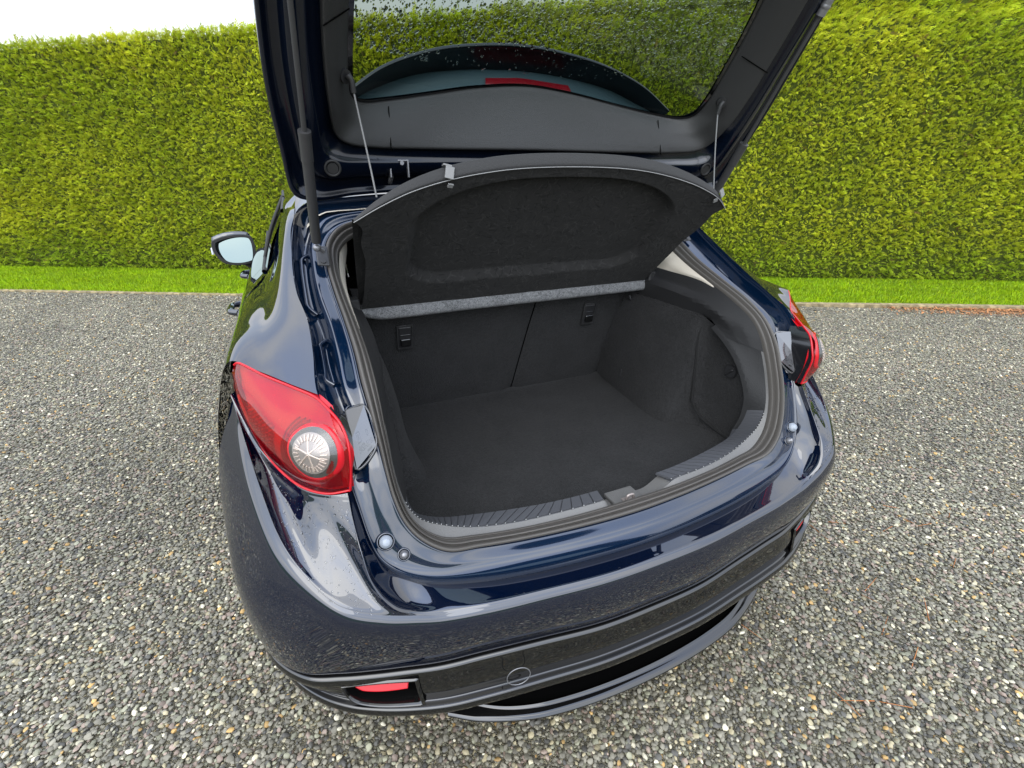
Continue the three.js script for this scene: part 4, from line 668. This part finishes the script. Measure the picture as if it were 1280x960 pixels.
// --- tailgate, opened upwards
const LS = [[0, 1.416, -.785], [.3, 1.413, -.745], [.5, 1.406, -.665], [.60, 1.398, -.600], [.641, 1.412, -.588], [.655, 1.503, -.539], [.663, 1.60, -.480], [.661, 1.685, -.427], [.650, 1.80, -.35], [.628, 1.95, -.245], [.60, 2.10, -.135], [.53, 2.19, -.06], [.3, 2.24, -.01], [0, 2.255, .005]];
const TT = [[0, 1.514, -.66], [.3, 1.512, -.645], [.45, 1.512, -.605], [.512, 1.518, -.573], [.537, 1.533, -.553], [.55, 1.586, -.492], [.554, 1.654, -.438], [.553, 1.71, -.398], [.546, 1.80, -.332], [.525, 1.93, -.235], [.495, 2.05, -.145], [.42, 2.12, -.09], [.25, 2.15, -.06], [0, 2.16, -.05]];
const GL = [[0, 1.672, -.695], [.15, 1.660, -.692], [.28, 1.637, -.672], [.40, 1.615, -.640], [.47, 1.604, -.598], [.493, 1.613, -.569], [.499, 1.646, -.532], [.498, 1.70, -.488], [.491, 1.78, -.424], [.475, 1.86, -.362], [.44, 1.93, -.306], [.37, 1.97, -.275], [.2, 1.99, -.26], [0, 1.995, -.256]];
{
  const gate = obj('tailgate', (() => {
    const n = [0, -.53, .85], off = (r, d) => r.map(p => p.map((v, k) => v + n[k] * d));
    const rows = [off(LS, -.034), off(LS, -.012), LS, off(mix3(LS, TT, .06), .004), off(mix3(LS, TT, .16), -.010), off(mix3(LS, TT, .34), -.012), off(mix3(LS, TT, .44), .006), off(mix3(LS, TT, .72), .010), off(mix3(LS, TT, .82), -.004), off(mix3(LS, TT, 1), -.016)];
    const skin = [off(LS, -.034), off(mix3(LS, GL, .5), -.045), off(GL, -.022)];
    return merge([loft(rows.map(full), 220, 44), loft(skin.map(full), 160, 12)]);
  })(), M.paintLid, car, 'open tailgate');
  const n = [0, -.53, .85], off = (r, d) => r.map(p => p.map((v, k) => v + n[k] * d));
  const trimRows = [off(TT, -.02), off(TT, -.002), off(mix3(TT, GL, .05), .008), off(mix3(TT, GL, .16), .012), off(mix3(TT, GL, .42), .012), mix3(TT, GL, .62).map((p, i) => p.map((v, k) => v + n[k] * (i < 3 ? .010 : .012))), off(mix3(TT, GL, .85), .006), off(mix3(TT, GL, .96), .001), GL, off(GL, -.012)];
  obj('gate_trim', loft(trimRows.map(full), 240, 50), M.plastic, gate);
  // joints in the trim
  const seamAt = (i0, j0) => { const o = []; for (const t of [.02, .1, .3, .5, .7, .85, .95]) { const i = Math.floor(i0), u = i0 - i, j = Math.floor(j0), w = j0 - j, p = [0, 1, 2].map(k => lerp(lerp(TT[i][k], TT[i + 1][k], u), lerp(GL[j][k], GL[j + 1][k], w), t)); o.push(p.map((v, k) => v + n[k] * .0125)); } return tube(o, .0013, 30, 6); };
  both('trim_joint', seamAt(1.72, 3.0), M.hole, gate); both('trim_joint', seamAt(6.9, 7.6), M.hole, gate);
  // rear window with its black border
  const cen = [GL[0], [0, 1.74, -.648], [0, 1.80, -.604], [0, 1.87, -.55], [0, 1.93, -.49], [0, 1.97, -.40], [0, 1.99, -.30], GL[13]];
  const side = [GL[4], [.496, 1.63, -.548], GL[6], GL[7], GL[8], GL[9], GL[10], GL[11]];
  const pane = cen.map((c, j) => { const s = side[j], o = []; for (let i = 0; i <= 8; i++) { const t = i / 8, x = s[0] * t; if (j === 0) { const q = [...GL.slice(0, 5)]; let k = 0; while (k < 3 && q[k + 1][0] < x) k++; const f = clamp((x - q[k][0]) / (q[k + 1][0] - q[k][0]), 0, 1); o.push([x, lerp(q[k][1], q[k + 1][1], f), lerp(q[k][2], q[k + 1][2], f)]); } else if (j === cen.length - 1) o.push([x, lerp(c[1], s[1], t * t), lerp(c[2], s[2], t * t)]); else o.push([x, lerp(c[1], s[1], t * t), lerp(c[2], s[2], t * t)]); } return o; });
  const paneG = loft(pane.map(r => full(off(r, -.010))), 60, 40);
  const glass = obj('rear_window', paneG, M.tint, gate, 'wet rear window of the tailgate');
  obj('window_border', loft([off(GL, -.004), off(GL.map((p, i) => [p[0] * .978, p[1] + (i < 5 ? .004 : 0), p[2] + (i < 5 ? .004 : 0)]), -.006)].map(full), 200, 2), M.gloss, gate);
  // spoiler over the window with the high brake lamp
  const sb = [[0, 1.664, -.724], [.15, 1.652, -.722], [.28, 1.630, -.718], [.40, 1.604, -.705], [.475, 1.598, -.680]];
  const st = [[0, 1.722, -.765], [.16, 1.714, -.764], [.30, 1.692, -.757], [.41, 1.653, -.740], [.480, 1.616, -.706]];
  const se = [[0, 1.769, -.712], [.14, 1.760, -.712], [.265, 1.737, -.704], [.39, 1.692, -.692], [.482, 1.634, -.680]];
  const spo = obj('spoiler', loft([st, mix3(st, se, .10).map(p => [p[0], p[1] + .002, p[2] + .001]), mix3(st, se, .85), se, se.map(p => [p[0], p[1] + .007, p[2] - .006]), se.map(p => [p[0] * .995, p[1] + .006, p[2] - .022]), se.map(p => [p[0] * .98, p[1] - .03, p[2] - .11])].map(full), 160, 60), M.spoiler, gate);
  obj('spoiler_sky_sheen', loft([add3(sb, 0, -.03, -.004), sb, mix3(sb, st, .5), mix3(sb, st, .97), add3(st, 0, .004, -.012)].map(full), 120, 20), phys({ color: lin(.085, .135, .175), roughness: .3, clearcoat: .6 }), gate);  // underside of the spoiler; sky reflection painted into its pale blue-grey colour
  const br = []; for (let k = 0; k <= 5; k++) { const row = []; for (let i = 0; i <= 8; i++) { const x = lerp(-.118, .158, i / 8) * (1 - .06 * k / 5) + .001 * k, ax = Math.abs(x), t = lerp(.13, .66, k / 5), q = clamp(ax / .15, 0, 1); const b = mix3([sb[0]], [sb[1]], q)[0], s = mix3([st[0]], [st[1]], q)[0]; row.push([x, lerp(b[1], s[1], t), lerp(b[2], s[2], t) + .005 + .003 * Math.sin(k / 5 * 3.14)]); } br.push(row); }
  obj('high_brake_lamp', loft(br, 40, 16), phys({ color: lin(.30, .008, .02), roughness: .12, clearcoat: 1, bumpMap: fibreTex(128, 300, 8, .5, .4, 71, 30), bumpScale: .0015 }), gate);
  // cord hooks, cords, gas struts, hinges
  both('cord_hook', [face(new THREE.CylinderGeometry(.013, .014, .014, 24).rotateX(Math.PI / 2), [.512, 1.640, -.498], [-.5, -.35, .8]), tube([[.507, 1.640, -.486], [.501, 1.632, -.487], [.498, 1.610, -.492]], .006, 14, 10)], M.black, gate);
  both('lift_cord', tube([[.498, 1.614, -.492], [.492, 1.55, -.479], [.486, 1.48, -.463], [.481, 1.41, -.446]], .0019, 30, 8), M.cord, car);
  const lo = V(.608, 1.288, -.63), hi = V(.602, 1.826, -.302), on = t => lo.clone().lerp(hi, t).toArray();
  const sr = both('gas_strut', [cyl(on(.03), on(.45), .0115, .0115), cyl(on(.45), on(.462), .0132, .0132), cyl(on(.36), on(.45), .0128, .0128), cyl(on(.462), on(1), .0052, .0052)], M.strut, car);
  both('strut_end', [new THREE.SphereGeometry(.010, 16, 12).translate(...on(0)), cyl(on(0), [.592, 1.278, -.640], .004), new THREE.SphereGeometry(.012, 16, 12).translate(...on(1)), cyl(on(.97), on(1.03), .011)], M.steel, car);
  both('strut_plate', [face(rbox(.030, .062, .006, .005), [.596, 1.262, -.668], [-.12, .72, .68], .1), face(new THREE.CylinderGeometry(.0075, .0075, .008, 6).rotateX(Math.PI / 2), [.594, 1.276, -.678], [-.12, .72, .68]), face(new THREE.CylinderGeometry(.0075, .0075, .008, 6).rotateX(Math.PI / 2), [.597, 1.250, -.652], [-.12, .72, .68])], M.strut, car);
  for (const x of [.41, .365]) both('hinge', [rbox(.028, .004, .012, .001, { p: [x + .008, 1.487, -.648] }), rbox(.004, .04, .012, .001, { p: [x - .004, 1.467, -.648] }), face(new THREE.CylinderGeometry(.005, .005, .006, 12).rotateX(Math.PI / 2), [x + .012, 1.481, -.642], [0, 0, 1])], M.steel, gate);
  both('hinge_arm', tube([[.405, 1.45, -.648], [.405, 1.44, -.665], [.40, 1.435, -.70]], .006, 12, 8), M.steel, gate);
  both('access_plug', [face(new THREE.TorusGeometry(.016, .003, 10, 28), [.552, 1.468, -.563], [0, -.3, 1]), face(new THREE.CylinderGeometry(.012, .012, .004, 24).rotateX(Math.PI / 2), [.552, 1.468, -.564], [0, -.3, 1])], M.seamRubber, gate);
  // rubber-edged lower corner of the gate
  // drops of rain on glass and paint
  const drop = new THREE.SphereGeometry(1, 8, 5, 0, Math.PI * 2, 0, Math.PI / 2), rr = rng(91);
  const rain = (mesh, count, parent, ok, r0, r1, flip = 1) => {
    const g = mesh.geometry.index ? mesh.geometry.toNonIndexed() : mesh.geometry, sm = new MeshSurfaceSampler(new THREE.Mesh(g)); sm.randomFunction = rr; sm.build();
    const p = V(0, 0, 0), nn = V(0, 0, 0), L = []; for (let i = 0; i < count * 6 && L.length < count; i++) { sm.sample(p, nn); if (ok(p, nn)) L.push([p.clone(), nn.clone()]); }
    const im = new THREE.InstancedMesh(drop, M.water, L.length), mt = new THREE.Matrix4(), q = new THREE.Quaternion();
    L.forEach(([a, b], i) => { q.setFromUnitVectors(V(0, 1, 0), b.multiplyScalar(flip)); const s = lerp(r0, r1, Math.pow(rr(), 3)); mt.compose(a, q, V(s * (0.8 + rr() * .5), s * .45, s * (0.8 + rr() * .5))); im.setMatrixAt(i, mt); });
    im.name = numbered('rain_drops'); im.castShadow = im.receiveShadow = true; im.userData.kind = 'stuff'; parent.add(im);
  };
  const find = nm => car.children.filter(o => o.name.replace(/_\d+$/, '') === nm);
  rain(find('rear_bumper')[0], 3600, car, (p, nn) => Math.abs(nn.y) > .25 && p.y > .6, .0009, .0028);
  for (const q of find('quarter_panel').slice(0, 2)) rain(q, 3200, car, (p, nn) => p.y > .8, .0012, .0036);
  rain(spo, 700, gate, (p, nn) => p.y > 1.70, .0010, .0024);
  rain(glass, 4300, gate, (p, nn) => p.y > 1.70 && p.y < 1.885 && (p.y > 1.755 || Math.abs(p.x) > .3 || rr() < .15), .0013, .0042, -1);
  for (const q of find('tail_lamp')) rain(q.children[0], 260, q, (p, nn) => p.y > 1.0, .0007, .0018);
}
renderer.render(scene, camera);
